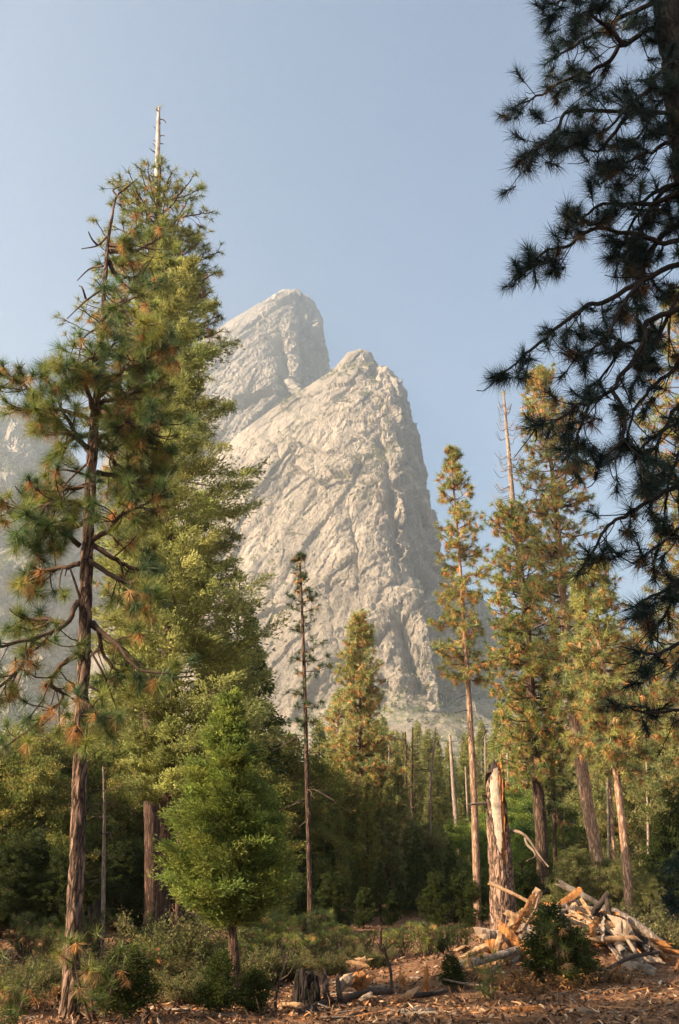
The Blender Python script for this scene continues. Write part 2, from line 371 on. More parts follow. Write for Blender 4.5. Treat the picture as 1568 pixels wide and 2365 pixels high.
def needles(mb, C, A, size, n, width, col, spread=1.0, droop=0.0, rear=.35, axw=.55):
    """needle bursts: centres C, axes A, one burst of n thin needles each"""
    C = np.asarray(C, float); k = len(C)
    if k == 0: return
    size = np.broadcast_to(size, (k,)); A = unit(A)
    d = unit(A[:, None] * axw + rdir(k * n).reshape(k, n, 3) * spread); d[..., 2] -= droop; d = unit(d)
    L = size[:, None] * rnd((k, n), .72, 1.08)
    base = C[:, None] - A[:, None] * (rnd((k, n)) * rear * size[:, None])[..., None]
    tip = base + d * L[..., None]; tip[..., 2] -= (.10 * L ** 1.5)
    wv = unit(np.cross(d, rdir(k * n).reshape(k, n, 3))) * (width * .5)
    V = np.stack([base - wv, base + wv, tip], 2)
    c = np.repeat(np.asarray(col)[:, None], n, 1) * rnd((k, n, 1), .75, 1.3)
    mb.add(V.reshape(-1, 3), np.arange(k * n * 3).reshape(-1, 3), np.repeat(c.reshape(-1, 3), 3, 0))
def leaves(mb, C, D, length, width, col, jitter=.5):
    """small diamond leaves / sprays at C pointing along D"""
    C = np.asarray(C, float); k = len(C)
    D = unit(unit(D) + rng.normal(size=(k, 3)) * jitter); L = (length * rnd(k, .6, 1.25))[:, None]; W = (width * rnd(k, .6, 1.25))[:, None]
    s = unit(np.cross(D, rdir(k))); n = np.cross(D, s)
    p0 = C; p2 = C + D * L; m = C + D * L * .45 + n * L * .08
    V = np.stack([p0, m - s * W, p2, m + s * W], 1)
    mb.add(V.reshape(-1, 3), np.arange(k * 4).reshape(-1, 4), np.repeat(np.asarray(col) * rnd((k, 1), .75, 1.25), 4, 0))
def curve_branch(p0, d0, L, up0, up1, n=6, wig=.06):
    pts = [np.array(p0, float)]; d = unit(np.array(d0, float)); h = unit(np.array([d[0], d[1], 0]))
    for i in range(n):
        t = (i + .5) / n; v = h * 1.0 + np.array([0, 0, up0 + (up1 - up0) * t]) + rng.normal(size=3) * wig
        pts.append(pts[-1] + unit(v) * L / n)
    return np.array(pts)
class Tufts:
    def __init__(s): s.c = []; s.a = []; s.z = []; s.b = []
    def add(s, c, a, size, brown): s.c.append(c); s.a.append(a); s.z.append(size); s.b.append(brown)
    def emit(s, mb, n, width, greens, pbrown, bn=None, droop=.0, spread=1.0, btone=1.0, rear=.35, axw=.55):
        if not s.c: return
        C, A, Z = np.array(s.c), unit(np.array(s.a)), np.array(s.z); B = np.array(s.b)
        g = greens[rng.integers(0, len(greens), len(C))] * rnd((len(C), 1), .8, 1.25)
        green = B != 2
        needles(mb, C[green], A[green], Z[green], n, width, g[green], spread, droop, rear, axw)
        br = B > 0
        if br.any():
            bc = BROWNS[rng.integers(0, len(BROWNS), br.sum())] * rnd((br.sum(), 1), .8, 1.2) * btone
            A2 = A[br] * -.15 + np.array([0, 0, -.75])
            needles(mb, C[br] - A[br] * (Z[br] * .45)[:, None], A2, Z[br] * .88, bn or n, width * 1.05, bc, .75, .25, .2)
def limb_tree(mbw, tf, pts, r0, r1, twigs, tlen, tsize, pbrown, start=.3, hang=.3, sides=6, tip=True, twr=.35, prob=.9, curl=.9):
    """a limb along pts with wavy side twigs that end in needle tufts"""
    P_ = resample(pts, max(8, len(pts) * 4)); n = len(P_)
    P_[1:-1] += rng.normal(size=(n - 2, 3)) * r0 * .22
    rad = np.linspace(r0, r1, n); tube(mbw, P_, rad, sides)
    tg = unit(np.gradient(P_, axis=0))
    for k in range(twigs):
        t = start + (1 - start) * (k + rnd()) / twigs; i = min(int(t * (n - 1)), n - 2)
        o = P_[i]; d = unit(tg[i] * .7 + rdir(1)[0] * .9 + np.array([0, 0, -hang]))
        L = tlen * rnd(None, .5, 1.3) * (1.15 - .5 * t); m = 6
        q = [o]; vv = d.copy(); bend = rdir(1)[0] * .35
        for j in range(m):
            vv = unit(vv + bend * .5 + np.array([0, 0, curl * (j / m - .35) * .45]) + rng.normal(size=3) * .12); q.append(q[-1] + vv * L / m)
        q = np.array(q); r = max(rad[i] * twr, r1 * .7); tube(mbw, q, np.linspace(r, r1 * .6, m + 1), 4, cap=False)
        if rnd() < prob:
            tf.add(q[-1], q[-1] - q[-2], tsize * rnd(None, .8, 1.15), brownpick(pbrown))
        if rnd() < .45:
            e = unit(vv + rdir(1)[0]); p = q[3]; q2 = np.array([p, p + e * L * .18, p + e * L * .3 + np.array([0, 0, .05 * L])])
            tube(mbw, q2, [r * .7, r * .6, r1 * .6], 4, cap=False); tf.add(q2[-1], q2[-1] - q2[-2], tsize * rnd(None, .7, 1.05), brownpick(pbrown))
    if tip: tf.add(P_[-1], tg[-1], tsize * 1.05, brownpick(pbrown * .6))
def brownpick(p):
    r = rnd()
    return 2 if r < p * .28 else (1 if r < p else 0)
def trunk_world(px, Y, depth=None):
    """image polyline (u, v, width) at distance Y -> world points and radii, rooted below the ground"""
    pts = [P(u, v, Y) for u, v, w_ in px]; rad = [w_ / 2 / ppm(v, Y) for u, v, w_ in px]
    x, y = pts[0][0], pts[0][1]; g = gz(x, y)
    if pts[0][2] > g + .02:
        sl = (pts[0] - pts[1]) / (pts[0][2] - pts[1][2] - 1e-9); ext = pts[0] + sl * (g - pts[0][2]) * .0
        ext[2] = g; pts.insert(0, ext); rad.insert(0, rad[0] * 1.06)
    root = pts[0].copy(); root[2] = g - .25; pts.insert(0, root); rad.insert(0, rad[0] * 1.25)
    return np.array(pts), np.array(rad), np.array([pts[1][0], pts[1][1], g])
def trunk_mesh(pts, rad, sides=20, step=.12, rough=.10, seed=1, flare=True):
    L = np.concatenate([[0], np.cumsum(np.linalg.norm(np.diff(pts, axis=0), axis=1))]); n = max(6, int(L[-1] / step))
    q = resample(pts, n); r = np.interp(np.linspace(0, len(pts) - 1, n), np.arange(len(pts)), rad)
    if flare: r = r * (1 + .30 * np.exp(-np.maximum(q[:, 2] - q[0, 2] - .2, 0) / .30))
    mb = MB(); tube(mb, q, r, sides, sm=True, rough=rough, seed=seed); return mb, q, r

def pine(name, label, Y, px, prof, nbr, tsz, nn, width, greens=GREENS, pb=.5, slope=(.5, -.15), twigs=6, bark=None, group=None, cat='pine tree', dead_below=0, dead_v=None, top_bare=None, limb_r=.03, start=.35, tw=None, rough=.08, sides=14, hang=.05):
    """px: trunk in the image (u, v, width), from the foot up; prof: (v, reach left px, reach right px) of the crown, from the tip down"""
    pts, rad, base = trunk_world(px, Y)
    root = thing(name, base, label, cat, group)
    mb, q, r = trunk_mesh(pts, rad, sides, .25 if Y > 25 else .12, rough, int(abs(px[0][0])))
    mb.build('trunk', bark or M_BARK, root, base)
    prof = np.array(prof, float); vs = np.linspace(prof[0, 0], prof[-1, 0], 60)
    Zp = np.array([P(0, v, Y)[2] for v in prof[:, 0]])
    wd, tf = MB(), Tufts()
    seg = np.sort(rnd(nbr)) ** 1.05
    for k in range(nbr):
        z = Zp[0] + (Zp[-1] - Zp[0]) * seg[k]; rel = seg[k]
        v = np.interp(-z, -Zp, prof[:, 0])
        i = int(np.argmin(np.abs(q[:, 2] - z))); o = q[i].copy()
        if z > q[-1, 2]: o = q[-1].copy()
        phi = rnd(None, 0, 2 * math.pi); cx = math.cos(phi)
        lft, rgt = np.interp(v, prof[:, 0], prof[:, 1]), np.interp(v, prof[:, 0], prof[:, 2])
        reach = (rgt if cx > 0 else lft) * abs(cx) + (lft + rgt) / 2 * (1 - abs(cx))
        L = reach / ppm(v, Y) * rnd(None, .42, 1.28); L = max(L, tsz * .6)
        s0 = slope[0] + (slope[1] - slope[0]) * rel
        bp = curve_branch(o, (cx, math.sin(phi), 0), L, s0 - .15, s0 + .45, 5, .08)
        r0 = max(limb_r * (.3 + .7 * min(1, L / 2)), .008)
        limb_tree(wd, tf, bp, r0, max(r0 * .3, .006), max(1, int(twigs * (.4 + .6 * min(1, L / 2)))), tw or max(.25, L * .28), tsz, pb, start=start if L > .8 else .1, hang=hang, sides=5, curl=.6)
    tf.add(P(px[-1][0], prof[0, 0], Y) if top_bare is None else q[-1], (0, 0, 1), tsz, 0)
    if dead_below:
        for k in range(dead_below):
            v = rnd(None, prof[-1, 0], dead_v); z = P(0, v, Y)[2]; i = int(np.argmin(np.abs(q[:, 2] - z)))
            phi = rnd(None, 0, 6.28); bp = curve_branch(q[i], (math.cos(phi), math.sin(phi), 0), rnd(None, .3, 1.4), -.1, -.7, 5, .2)
            tube(wd, bp, np.linspace(.016, .006, len(bp)), 4, cap=False)
    if wd.n: wd.build('branches', M_TWIG, root, base)
    cr = MB(); tf.emit(cr, nn, width, greens, pb); cr.build('crown', M_NEEDLE, root, base)
    return root

def lobes_crown(mb, wd, lobes, Y, trunk_q, clump, per, ll, lw, pal, jitter=.55, up=.45, dens=1.0, mode='leaf', branch=True):
    """foliage masses (u, v, half width px, half height px, depth offset m) filled with leaf clumps that crowd towards their surface"""
    for (u, v, ru, rv, dy) in lobes:
        c = P(u, v, Y + dy); k = ppm(v, Y + dy); a = np.array([ru / k, ru / k * .9, rv / k])
        vol = a[0] * a[1] * a[2]; nc = max(5, int(dens * 26 * (vol ** .667) / (clump ** 2) * .25))
        d = rdir(nc); rr = rnd(nc, .35, 1.0) ** .55; lump = 1 + .22 * fbm(d * 2.2 + c, 2, 3)
        cc = c + d * (rr * lump)[:, None] * a
        if branch and len(trunk_q):
            hz = c[2] - .25 * abs(c[0] - trunk_q[0, 0]); i = int(np.argmin(np.abs(trunk_q[:, 2] - hz))); o = trunk_q[i]
            md = (o + c) / 2 + np.array([0, 0, -.05 * np.linalg.norm(c - o)]); bp = resample([o, md, c], 8); tube(wd, bp, np.linspace(.034, .016, 8), 5, cap=False)
            for j in range(0, nc, max(1, nc // 14)):
                m2 = (c + cc[j]) / 2 + rng.normal(size=3) * .12; tube(wd, resample([c - (c - o) * .12, m2, cc[j]], 5), np.linspace(.018, .006, 5), 4, cap=False)
        tone = pal[rng.integers(0, len(pal), nc)] * rnd((nc, 1), .8, 1.2)
        n = per; dd = rdir(nc * n).reshape(nc, n, 3)
        flat = np.array([1, 1, .55])
        pc = cc[:, None] + dd * (rnd((nc, n, 1)) ** .6) * clump * rnd((nc, 1, 1), .7, 1.3) * flat
        D = dd * .7 + d[:, None] * .6 + np.array([0, 0, up])
        leaves(mb, pc.reshape(-1, 3), D.reshape(-1, 3), ll, lw, np.repeat(tone, n, 0), jitter)
CEDAR = np.array([(.24, .275, .08), (.27, .30, .085), (.19, .235, .07), (.30, .31, .095)])
BRIGHT = np.array([(.19, .28, .06), (.25, .33, .07), (.14, .23, .06), (.33, .38, .09)])
OAK = np.array([(.18, .20, .05), (.23, .23, .06), (.14, .17, .045), (.30, .25, .07)])
OLIVE = np.array([(.20, .21, .08), (.24, .24, .09), (.17, .19, .07), (.29, .26, .11)])
DARKG = np.array([(.034, .048, .010), (.046, .060, .012), (.028, .040, .009)])  # very dark greens: shade of the low wood put into colour; saplings share them

def leafy(name, label, Y, px, lobes, clump, per, ll, lw, pal, bark=None, cat='tree', group=None, dens=1.0, up=.45, rough=.08, sides=14, branch=True, bcolor=None):
    pts, rad, base = trunk_world(px, Y); root = thing(name, base, label, cat, group)
    mb, q, r = trunk_mesh(pts, rad, sides, .2, rough, int(abs(px[0][0])) + 3); mb.build('trunk', bark or M_BARKD, root, base)
    cr, wd = MB(), MB(); lobes_crown(cr, wd, lobes, Y, q, clump, per, ll, lw, pal, up=up, dens=dens, branch=branch)
    if wd.n: wd.build('branches', bcolor or M_TWIG, root, base)
    cr.build('crown', M_LEAF, root, base); return root

def plume_crown(cr, wd, q, zfun, prof, Y, nb, pal, nleaf=260, ll=.09, lw=.014, seed=1, var=(.66, 1.14), k2=1.0):
    """feathery cedar crown: boughs that leave the trunk, sweep up at the tip and carry flat hanging sprays"""
    prof = np.array(prof, float)
    for k in range(nb):
        v = prof[0, 0] + (prof[-1, 0] - prof[0, 0]) * ((k + rnd()) / nb) ** .8
        z = zfun(v); i = int(np.argmin(np.abs(q[:, 2] - z))); o = q[i].copy(); o[2] = z
        phi = k * 2.4 + rnd(None, -.5, .5); cx = math.cos(phi); lf, rt = np.interp(v, prof[:, 0], prof[:, 1]), np.interp(v, prof[:, 0], prof[:, 2])
        L = ((rt if cx > 0 else lf) * abs(cx) + (lf + rt) / 2 * (1 - abs(cx))) * rnd(None, *var)
        b = curve_branch(o, (cx, math.sin(phi), 0), L, rnd(None, -.15, .25), rnd(None, .3, .8), 6, .07); bb = resample(b, 14)
        tube(wd, bb[::2], np.linspace(.006 + .010 * L, .003, 7), 4, cap=False)
        ns = max(4, int(4 + 9 * L)); n = int(nleaf * (.35 + .65 * min(1, L)))
        hz = unit(np.array([-math.sin(phi), cx, 0])); tone = (pal[rng.integers(0, len(pal))] * .6 + pal.mean(0) * .4) * rnd(None, .75, 1.2); dirb = unit(bb[-1] - bb[0])
        for s_ in range(ns):
            t = .22 + .78 * (s_ + rnd()) / ns; p = bb[int(t * 13)]; side = rng.choice([-1, 1]); sl = L * .34 * (1.25 - t) * rnd(None, .6, 1.3) + .10
            e = unit(dirb * .8 + hz * side * rnd(None, .3, 1.1) + np.array([0, 0, rnd(None, -.45, .5)])); m = max(10, n // ns)
            tt = rnd(m) ** .8; pc = p + e * (tt * sl)[:, None] + rng.normal(size=(m, 3)) * (.035 + .07 * sl * k2) * np.array([1, 1, .6])
            leaves(cr, pc, np.tile(e * 1.0 + np.array([0, 0, .15]), (m, 1)), ll, lw, tone * rnd(None, .62, 1.3), .42)

# ------------------------------------------------------------------ A: the near pine on the left
def near_left_pine():
    Y = 14.5
    px = [(160, 2372, 46), (164, 2250, 41), (171, 2120, 38), (180, 1900, 36), (187, 1700, 33), (194, 1500, 30), (201, 1280, 30), (209, 1120, 26), (217, 980, 23), (226, 880, 17), (234, 781, 13), (243, 640, 11), (249, 560, 9), (258, 505, 7), (269, 455, 5), (297, 430, 4), (318, 412, 2)]
    pts, rad, base = trunk_world(px, Y); root = thing('pine_tree', base, 'near pine on the left with large green and rust tufts and a bare crooked leader', 'pine tree')
    mb, q, r = trunk_mesh(pts, rad, 40, .035, .17, 5); mb.build('trunk', M_BARKN, root, base)
    wd, tf = MB(), Tufts()
    L = [  # limb, twigs, hang
        ([(215,985),(190,960),(120,940),(70,900),(45,880),(14,862)], 13, .1), ([(212,1050),(180,1010),(150,960),(130,920),(95,845)], 12, .0), ([(212,1040),(160,1000),(110,960),(55,945)], 12, .3),
        ([(218,960),(200,900),(170,860),(130,855)], 10, .0), ([(222,900),(260,870),(300,850),(340,830),(392,795)], 13, .0), ([(222,930),(270,920),(330,900),(380,870)], 12, .1), ([(230,960),(290,970),(330,990),(385,980)], 12, .2),
        ([(212,1020),(270,1000),(330,1030),(385,1040)], 12, .3), ([(225,870),(225,840),(200,830),(150,890)], 8, .1), ([(240,700),(290,720),(320,740),(372,750)], 9, .1), ([(247,664),(301,673),(315,641),(345,600)], 8, .0),
        ([(254,565),(279,565),(292,547),(320,520)], 6, .0), ([(252,580),(300,580),(335,570),(375,545)], 7, .0), ([(249,600),(270,640),(300,640),(335,640)], 6, .2), ([(236,760),(280,780),(330,790),(400,780)], 11, .1),
        ([(232,790),(270,830),(310,850),(350,860)], 10, .1), ([(234,740),(270,700),(300,690),(330,680)], 7, .0), ([(203,1200),(157,1218),(90,1187),(12,1169)], 12, .1), ([(205,1165),(126,1160),(80,1200)], 10, .1),
        ([(211,1250),(247,1227),(279,1191),(315,1173),(385,1140)], 13, .1), ([(222,1090),(270,1100),(324,1115),(380,1090)], 11, .1), ([(184,1302),(112,1315),(54,1326)], 10, .2), ([(184,1260),(126,1214),(40,1250)], 11, .1),
        ([(180,1390),(153,1439),(90,1470),(0,1493),(-60,1500)], 9, .3), ([(150,1440),(110,1430),(50,1430)], 7, .2), ([(90,1470),(50,1530),(20,1570),(-40,1600)], 8, .3), ([(189,1511),(144,1533),(117,1578),(144,1610),(81,1673),(10,1727)], 10, .2),
        ([(200,1430),(225,1450),(239,1511),(279,1556),(330,1575)], 7, .2), ([(205,1440),(260,1480),(320,1545),(395,1555)], 7, .2), ([(204,1250),(270,1295),(315,1313),(350,1310)], 9, .2), ([(200,1290),(260,1330),(320,1350),(360,1365)], 9, .3),
        ([(194,1620),(186,1650),(175,1690)], 4, .3), ([(196,1620),(215,1640),(230,1660)], 5, .1), ([(214,1000),(160,1020),(120,1070),(100,1130)], 7, .4), ([(218,930),(250,890),(240,840),(255,800)], 9, .0),
        ([(226,860),(270,880),(290,930),(270,960)], 10, .2), ([(210,1120),(150,1130),(90,1150)], 7, .3), ([(216,1010),(255,1050),(275,1090),(330,1080)], 10, .2), ([(222,940),(260,960),(310,920),(350,940)], 10, .2)]
    for lp, tw, hg in L:
        dy = rnd(None, -1.6, 1.1); n = len(lp)
        w3 = [P(u, v, Y + dy * i / (n - 1)) for i, (u, v) in enumerate(lp)]
        wd = MB(); limb_tree(wd, tf, w3, .045, .014, int(tw * (1.9 if lp[0][1] > 850 else 1.25)), .60, .27, .27, start=.30, hang=hg, twr=.38, sides=7); wd.build('branch', M_TWIG, root, base)
    dead = [[(247,547),(225,567),(188,575)], [(225,567),(212,552),(204,535)], [(238,614),(207,621),(178,648)], [(236,668),(198,695),(155,736)], [(198,690),(190,665),(182,660)], [(229,756),(193,781),(180,835)], [(190,790),(184,810),(186,840)],
            [(269,450),(262,438),(290,428)], [(210,1100),(150,1085),(100,1095),(75,1150)], [(190,1400),(160,1310),(150,1330)], [(213,1060),(150,1120),(130,1170)], [(200,1580),(235,1610),(225,1700)], [(196,1480),(240,1560),(270,1640)]]
    for lp in dead:
        wd = MB(); tube(wd, resample([P(u, v, Y + .3 * i * rnd(None, -1, 1)) for i, (u, v) in enumerate(lp)], 14), np.linspace(.022, .008, 14), 5); wd.build('dead_branch', M_TWIG, root, base)
    cr = MB(); tf.emit(cr, 125, .0068, np.concatenate([GREENS * 1.05, BLUEGREENS * 1.9]), .4, bn=90); cr.build('crown', M_NEEDLE, root, base)
near_left_pine()

# ------------------------------------------------------------------ R: the shaded pine that hangs in from the right
def near_right_pine():
    Y = 9.0
    xb = 4.15; g = gz(xb, Y); zt = [g - .3, g, 2, 5, 8, 11.5, 15]
    pts = np.array([(xb, Y, z) for z in zt]); pts[:, 0] += np.array([0, 0, 0, 0, .03, .05, .1]); rad = np.array([.65, .56, .52, .50, .46, .42, .34])
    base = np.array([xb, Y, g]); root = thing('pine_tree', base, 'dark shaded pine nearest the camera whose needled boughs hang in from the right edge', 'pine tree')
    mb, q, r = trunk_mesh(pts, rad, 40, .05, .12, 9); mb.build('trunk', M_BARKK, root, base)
    wd, tf = MB(), Tufts()
    L = [([(1560,-60),(1502,7),(1439,38),(1369,80),(1316,112),(1258,150)], 16, .25, .05), ([(1575,20),(1509,63),(1439,105),(1397,150),(1316,182),(1246,220),(1183,250)], 20, .25, .05),
        ([(1600,262),(1544,259),(1456,259),(1323,255),(1292,290),(1264,325),(1229,346),(1190,386)], 20, .1, .035), ([(1620,390),(1568,420),(1509,444),(1474,490),(1439,560),(1420,640)], 16, .5, .04),
        ([(1620,400),(1523,451),(1488,514),(1474,560),(1450,640)], 14, .5, .04), ([(1630,480),(1568,518),(1516,560),(1481,630),(1467,700),(1488,784),(1480,830)], 18, .6, .05),
        ([(1620,590),(1568,609),(1484,647),(1404,693),(1351,707),(1306,742),(1257,780),(1210,820),(1180,850),(1132,872)], 26, .5, .04), ([(1560,450),(1505,469),(1439,472),(1390,470),(1344,507),(1310,525)], 15, .1, .04),
        ([(1540,560),(1474,542),(1369,528),(1316,567),(1264,577),(1229,612),(1206,622)], 18, .35, .035), ([(1620,690),(1568,714),(1493,746),(1489,786),(1441,858),(1413,898),(1361,930),(1325,942),(1281,974),(1221,988)], 24, .5, .04),
        ([(1413,898),(1437,946),(1437,1010),(1381,1066),(1360,1040)], 11, .5, .022), ([(1361,930),(1341,986),(1333,1010),(1335,1074)], 8, .5, .018), ([(1560,980),(1481,1034),(1481,1086),(1493,1126)], 8, .4, .02),
        ([(1620,1105),(1568,1122),(1533,1138),(1481,1166),(1441,1194),(1401,1218),(1373,1266),(1333,1330)], 17, .5, .035), ([(1620,1340),(1568,1350),(1500,1380),(1455,1405)], 12, .1, .03), ([(1620,1470),(1568,1487),(1521,1507),(1461,1507)], 12, .0, .03),
        ([(1620,1625),(1568,1641),(1501,1647),(1441,1635)], 9, .1, .025), ([(1560,-40),(1470,-30),(1380,-10),(1310,0),(1262,8)], 16, .3, .05), ([(1600,120),(1540,150),(1500,200),(1460,240),(1400,300),(1340,310)], 18, .2, .04),
        ([(1600,300),(1540,330),(1480,360),(1430,385),(1392,420)], 15, .2, .04), ([(1580,200),(1530,230),(1480,310),(1440,340)], 14, .2, .03), ([(1620,640),(1560,690),(1500,820),(1440,790),(1370,770)], 15, .5, .035),
        ([(1620,780),(1560,850),(1500,900),(1460,960),(1440,1040)], 15, .5, .035), ([(1640,880),(1570,930),(1530,1000),(1510,1080),(1500,1180)], 14, .5, .035), ([(1640,1200),(1580,1230),(1520,1260),(1470,1300)], 12, .3, .03),
        ([(1640,1300),(1590,1320),(1530,1430),(1500,1460)], 10, .2, .03), ([(1640,1000),(1570,1040),(1540,1150),(1530,1230)], 12, .4, .03), ([(1488,784),(1440,800),(1390,870),(1350,900)], 9, .5, .02), ([(1484,647),(1440,700),(1400,780),(1330,830)], 11, .5, .025),
        ([(1439,105),(1400,60),(1350,30),(1325,60)], 8, .4, .03), ([(1456,259),(1400,330),(1370,350),(1310,300)], 9, .3, .025), ([(1640,1900),(1590,1960),(1545,2010)], 9, .2, .02), ([(1640,1980),(1600,2060),(1560,2100)], 8, .2, .02)]
    for lp, tw, hg, r0 in L:
        dy = rnd(None, -1.1, .9); n = len(lp); o = .15 if lp[0][0] > 1550 else 0
        w3 = [P(u, v, Y + dy * i / (n - 1)) for i, (u, v) in enumerate(lp)]
        if lp[0][0] > 1535:   # carry the limb back to the trunk
            t0 = np.array([xb, Y, w3[0][2] + .25]); w3 = [t0, (t0 + w3[0]) / 2 + np.array([0, 0, -.03])] + w3
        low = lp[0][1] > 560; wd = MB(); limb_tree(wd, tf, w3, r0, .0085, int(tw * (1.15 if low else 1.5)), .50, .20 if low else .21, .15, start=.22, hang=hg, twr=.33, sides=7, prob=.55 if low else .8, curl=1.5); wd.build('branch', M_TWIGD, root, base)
    cr = MB(); tf.emit(cr, 150, .0055, BLUEGREENS * np.array([.28, .38, .75]), .3, bn=80, spread=.9, droop=.12, btone=.33, rear=1.0, axw=.72); cr.build('crown', M_NEEDLE, root, base)  # needles tinted near black and bluish: shade and skylight put into the colour
near_right_pine()

# ------------------------------------------------------------------ B, C, D: the tall left group
def bare_top(px, Y, stubs, root_label=None): pass
b_ = pine('pine_tree', 'tallest pine with a bare bleached spike for a top, rising behind the left group', 32,
    [(352, 2085, 38), (350, 1900, 36), (346, 1600, 32), (350, 1200, 28), (356, 800, 22), (361, 600, 14), (362, 470, 11), (364, 360, 9), (366, 248, 4)],
    [(468, 95, 98), (490, 140, 112), (540, 158, 128), (620, 172, 132), (700, 165, 125), (800, 175, 130), (950, 150, 140), (1150, 120, 150), (1400, 110, 190), (1500, 80, 150)], 350, .31, 30, .018, GREENS * np.array([1.1, 1.05, 1.2]), .13, slope=(.12, -.1), twigs=9, limb_r=.05, bark=M_BARKR, tw=.7, sides=18, hang=-.1, top_bare=True)
def add_spike():
    Y = 32; base = np.array(b_.location); mb = MB()
    px = [(362, 480, 12), (363, 400, 11), (365, 320, 9.5), (366, 270, 7), (367, 247, 4)]
    pts = np.array([P(u, v, Y) for u, v, w_ in px]); rad = [w_ / 2 / ppm(v, Y) * 1.12 for u, v, w_ in px]
    tube(mb, resample(pts, 40), np.interp(np.linspace(0, 4, 40), range(5), rad), 12)
    tk = [c for c in bpy.data.objects if c.parent == b_ and c.name.startswith('trunk')][0]; mb.build('bleached_top', M_GREY_W, b_, base).parent = tk
    st = MB()
    for u, v, du, dv in [(366,258,-5,-6),(367,275,11,2),(378,277,4,8),(364,300,-10,-8),(367,318,14,-4),(366,328,12,4),(361,345,-8,-14),(361,352,-16,-10),(366,375,6,10),(364,395,6,-10),(361,418,-14,-20),(366,410,10,2),(362,425,-14,-3),(363,265,3,-8),(366,290,6,-5),(361,330,-7,-6),(366,440,8,-3),(361,385,-6,-9)]:
        a = P(u, v, Y); b = P(u + du, v + dv, Y + rnd(None, -.4, .4)); tube(st, resample([a, (a + b) / 2 + rng.normal(size=3) * .03, b], 5), np.linspace(.030, .012, 5), 5); st.build('dead_stub', M_TWIG, b_, base).parent = tk; st = MB()
M_GREY_W = wood_mat('bleached_wood', (.62, .56, .50), (.42, .36, .31))
add_spike()
for ch in list(bpy.data.objects):
    if ch.parent == b_ and ch.name.startswith('trunk'): ch['label'] = 'reddish furrowed trunk'

cedar_lobes = [(430,590,34,40,0),(400,640,50,50,.5),(450,680,42,40,-.4),(400,740,60,50,0),(465,760,40,45,.6),(430,820,70,50,-.6),(500,850,44,40,.3),(440,900,80,45,.4),(505,930,36,34,-.4),(430,980,80,50,0),(500,1000,40,36,.5),
  (420,1060,80,50,-.5),(520,1075,60,42,.2),(568,1080,30,34,-.3),(480,1150,70,40,0),(560,1150,40,34,.6),(400,1180,60,44,-.8),(330,1150,50,44,.4),(440,1250,80,44,-.3),(530,1240,60,40,.4),(570,1290,36,30,-.4),(380,1290,70,44,-.8),(300,1260,60,50,.3),
  (400,1360,90,48,-.5),(300,1380,80,50,.2),(500,1340,44,26,.5),(330,1450,80,46,-.4),(420,1440,80,46,.2),(500,1440,50,36,-.6),(580,1440,44,34,.4),(610,1480,34,40,-.2),(540,1500,60,44,.2),(480,1530,60,44,-.7),(590,1550,54,44,.4),(330,1530,80,44,.3),
  (290,1610,70,40,.2),(470,1610,60,44,-.5),(560,1620,70,44,.2),(620,1640,44,44,-.2),(480,1700,60,50,.3),(600,1720,60,50,.5),(650,1760,40,50,.2),(300,1700,60,44,.7),(370,1640,44,40,.9),(620,1830,60,50,.9),(290,1780,50,40,.8)]
def big_cedar():
    Y = 22; px = [(374, 2120, 34), (384, 1900, 29), (395, 1650, 30), (392, 1400, 27), (391, 1150, 24), (388, 900, 17), (384, 700, 9), (383, 560, 5)]
    pts, rad, base = trunk_world(px, Y); root = thing('cedar_tree', base, 'big yellow-green cedar with drooping sprays filling the middle of the left group', 'cedar tree')
    mb, q, r = trunk_mesh(pts, rad, 24, .1, .1, 31); mb.build('trunk', M_BARKR, root, base)
    prof = [(556, 6, 14), (600, 22, 62), (680, 50, 112), (740, 66, 118), (800, 76, 124), (860, 84, 152), (950, 90, 148), (1060, 96, 196), (1150, 120, 212), (1290, 160, 214), (1380, 170, 180), (1450, 176, 226), (1550, 176, 244), (1650, 165, 256), (1730, 140, 254), (1860, 60, 240)]
    prof = [(v, a / ppm(v, Y), b / ppm(v, Y)) for v, a, b in prof]; cr, wd = MB(), MB()
    plume_crown(cr, wd, q, lambda v: P(0, v, Y)[2], prof, Y, 235, CEDAR * np.array([1.45, 1.35, 1.7]), 900, .105, .0155, var=(.35, 1.22), k2=1.25)
    wd.build('branches', M_BARKP, root, base); cr.build('crown', M_LEAF, root, base)
big_cedar()

def bright_cedar():
    Y = 17.0; px = [(546, 2300, 27), (541, 2210, 24), (536, 2130, 20), (532, 1900, 13), (531, 1640, 3)]
    pts, rad, base = trunk_world(px, Y); root = thing('cedar_tree', base, 'bushy bright green young cedar on a short red trunk in front of the tall trees', 'cedar tree')
    mb, q, r = trunk_mesh(pts, rad, 24, .05, .12, 77); mb.build('trunk', M_BARKR, root, base)
    prof = [(1606, 5, 5), (1640, 18, 16), (1680, 36, 32), (1720, 54, 50), (1770, 76, 68), (1830, 102, 90), (1900, 122, 104), (1980, 146, 126), (2050, 154, 138), (2090, 140, 130), (2120, 90, 100), (2135, 60, 70)]
    prof = [(v, a / ppm(v, Y), b / ppm(v, Y)) for v, a, b in prof]; cr, wd = MB(), MB()
    plume_crown(cr, wd, q, lambda v: P(0, v, Y)[2], prof, Y, 300, BRIGHT * np.array([1.08, .97, 1.0]), 440, .080, .0115, var=(.5, 1.2))
    wd.build('branches', M_TWIG, root, base); cr.build('crown', M_LEAF, root, base)
bright_cedar()

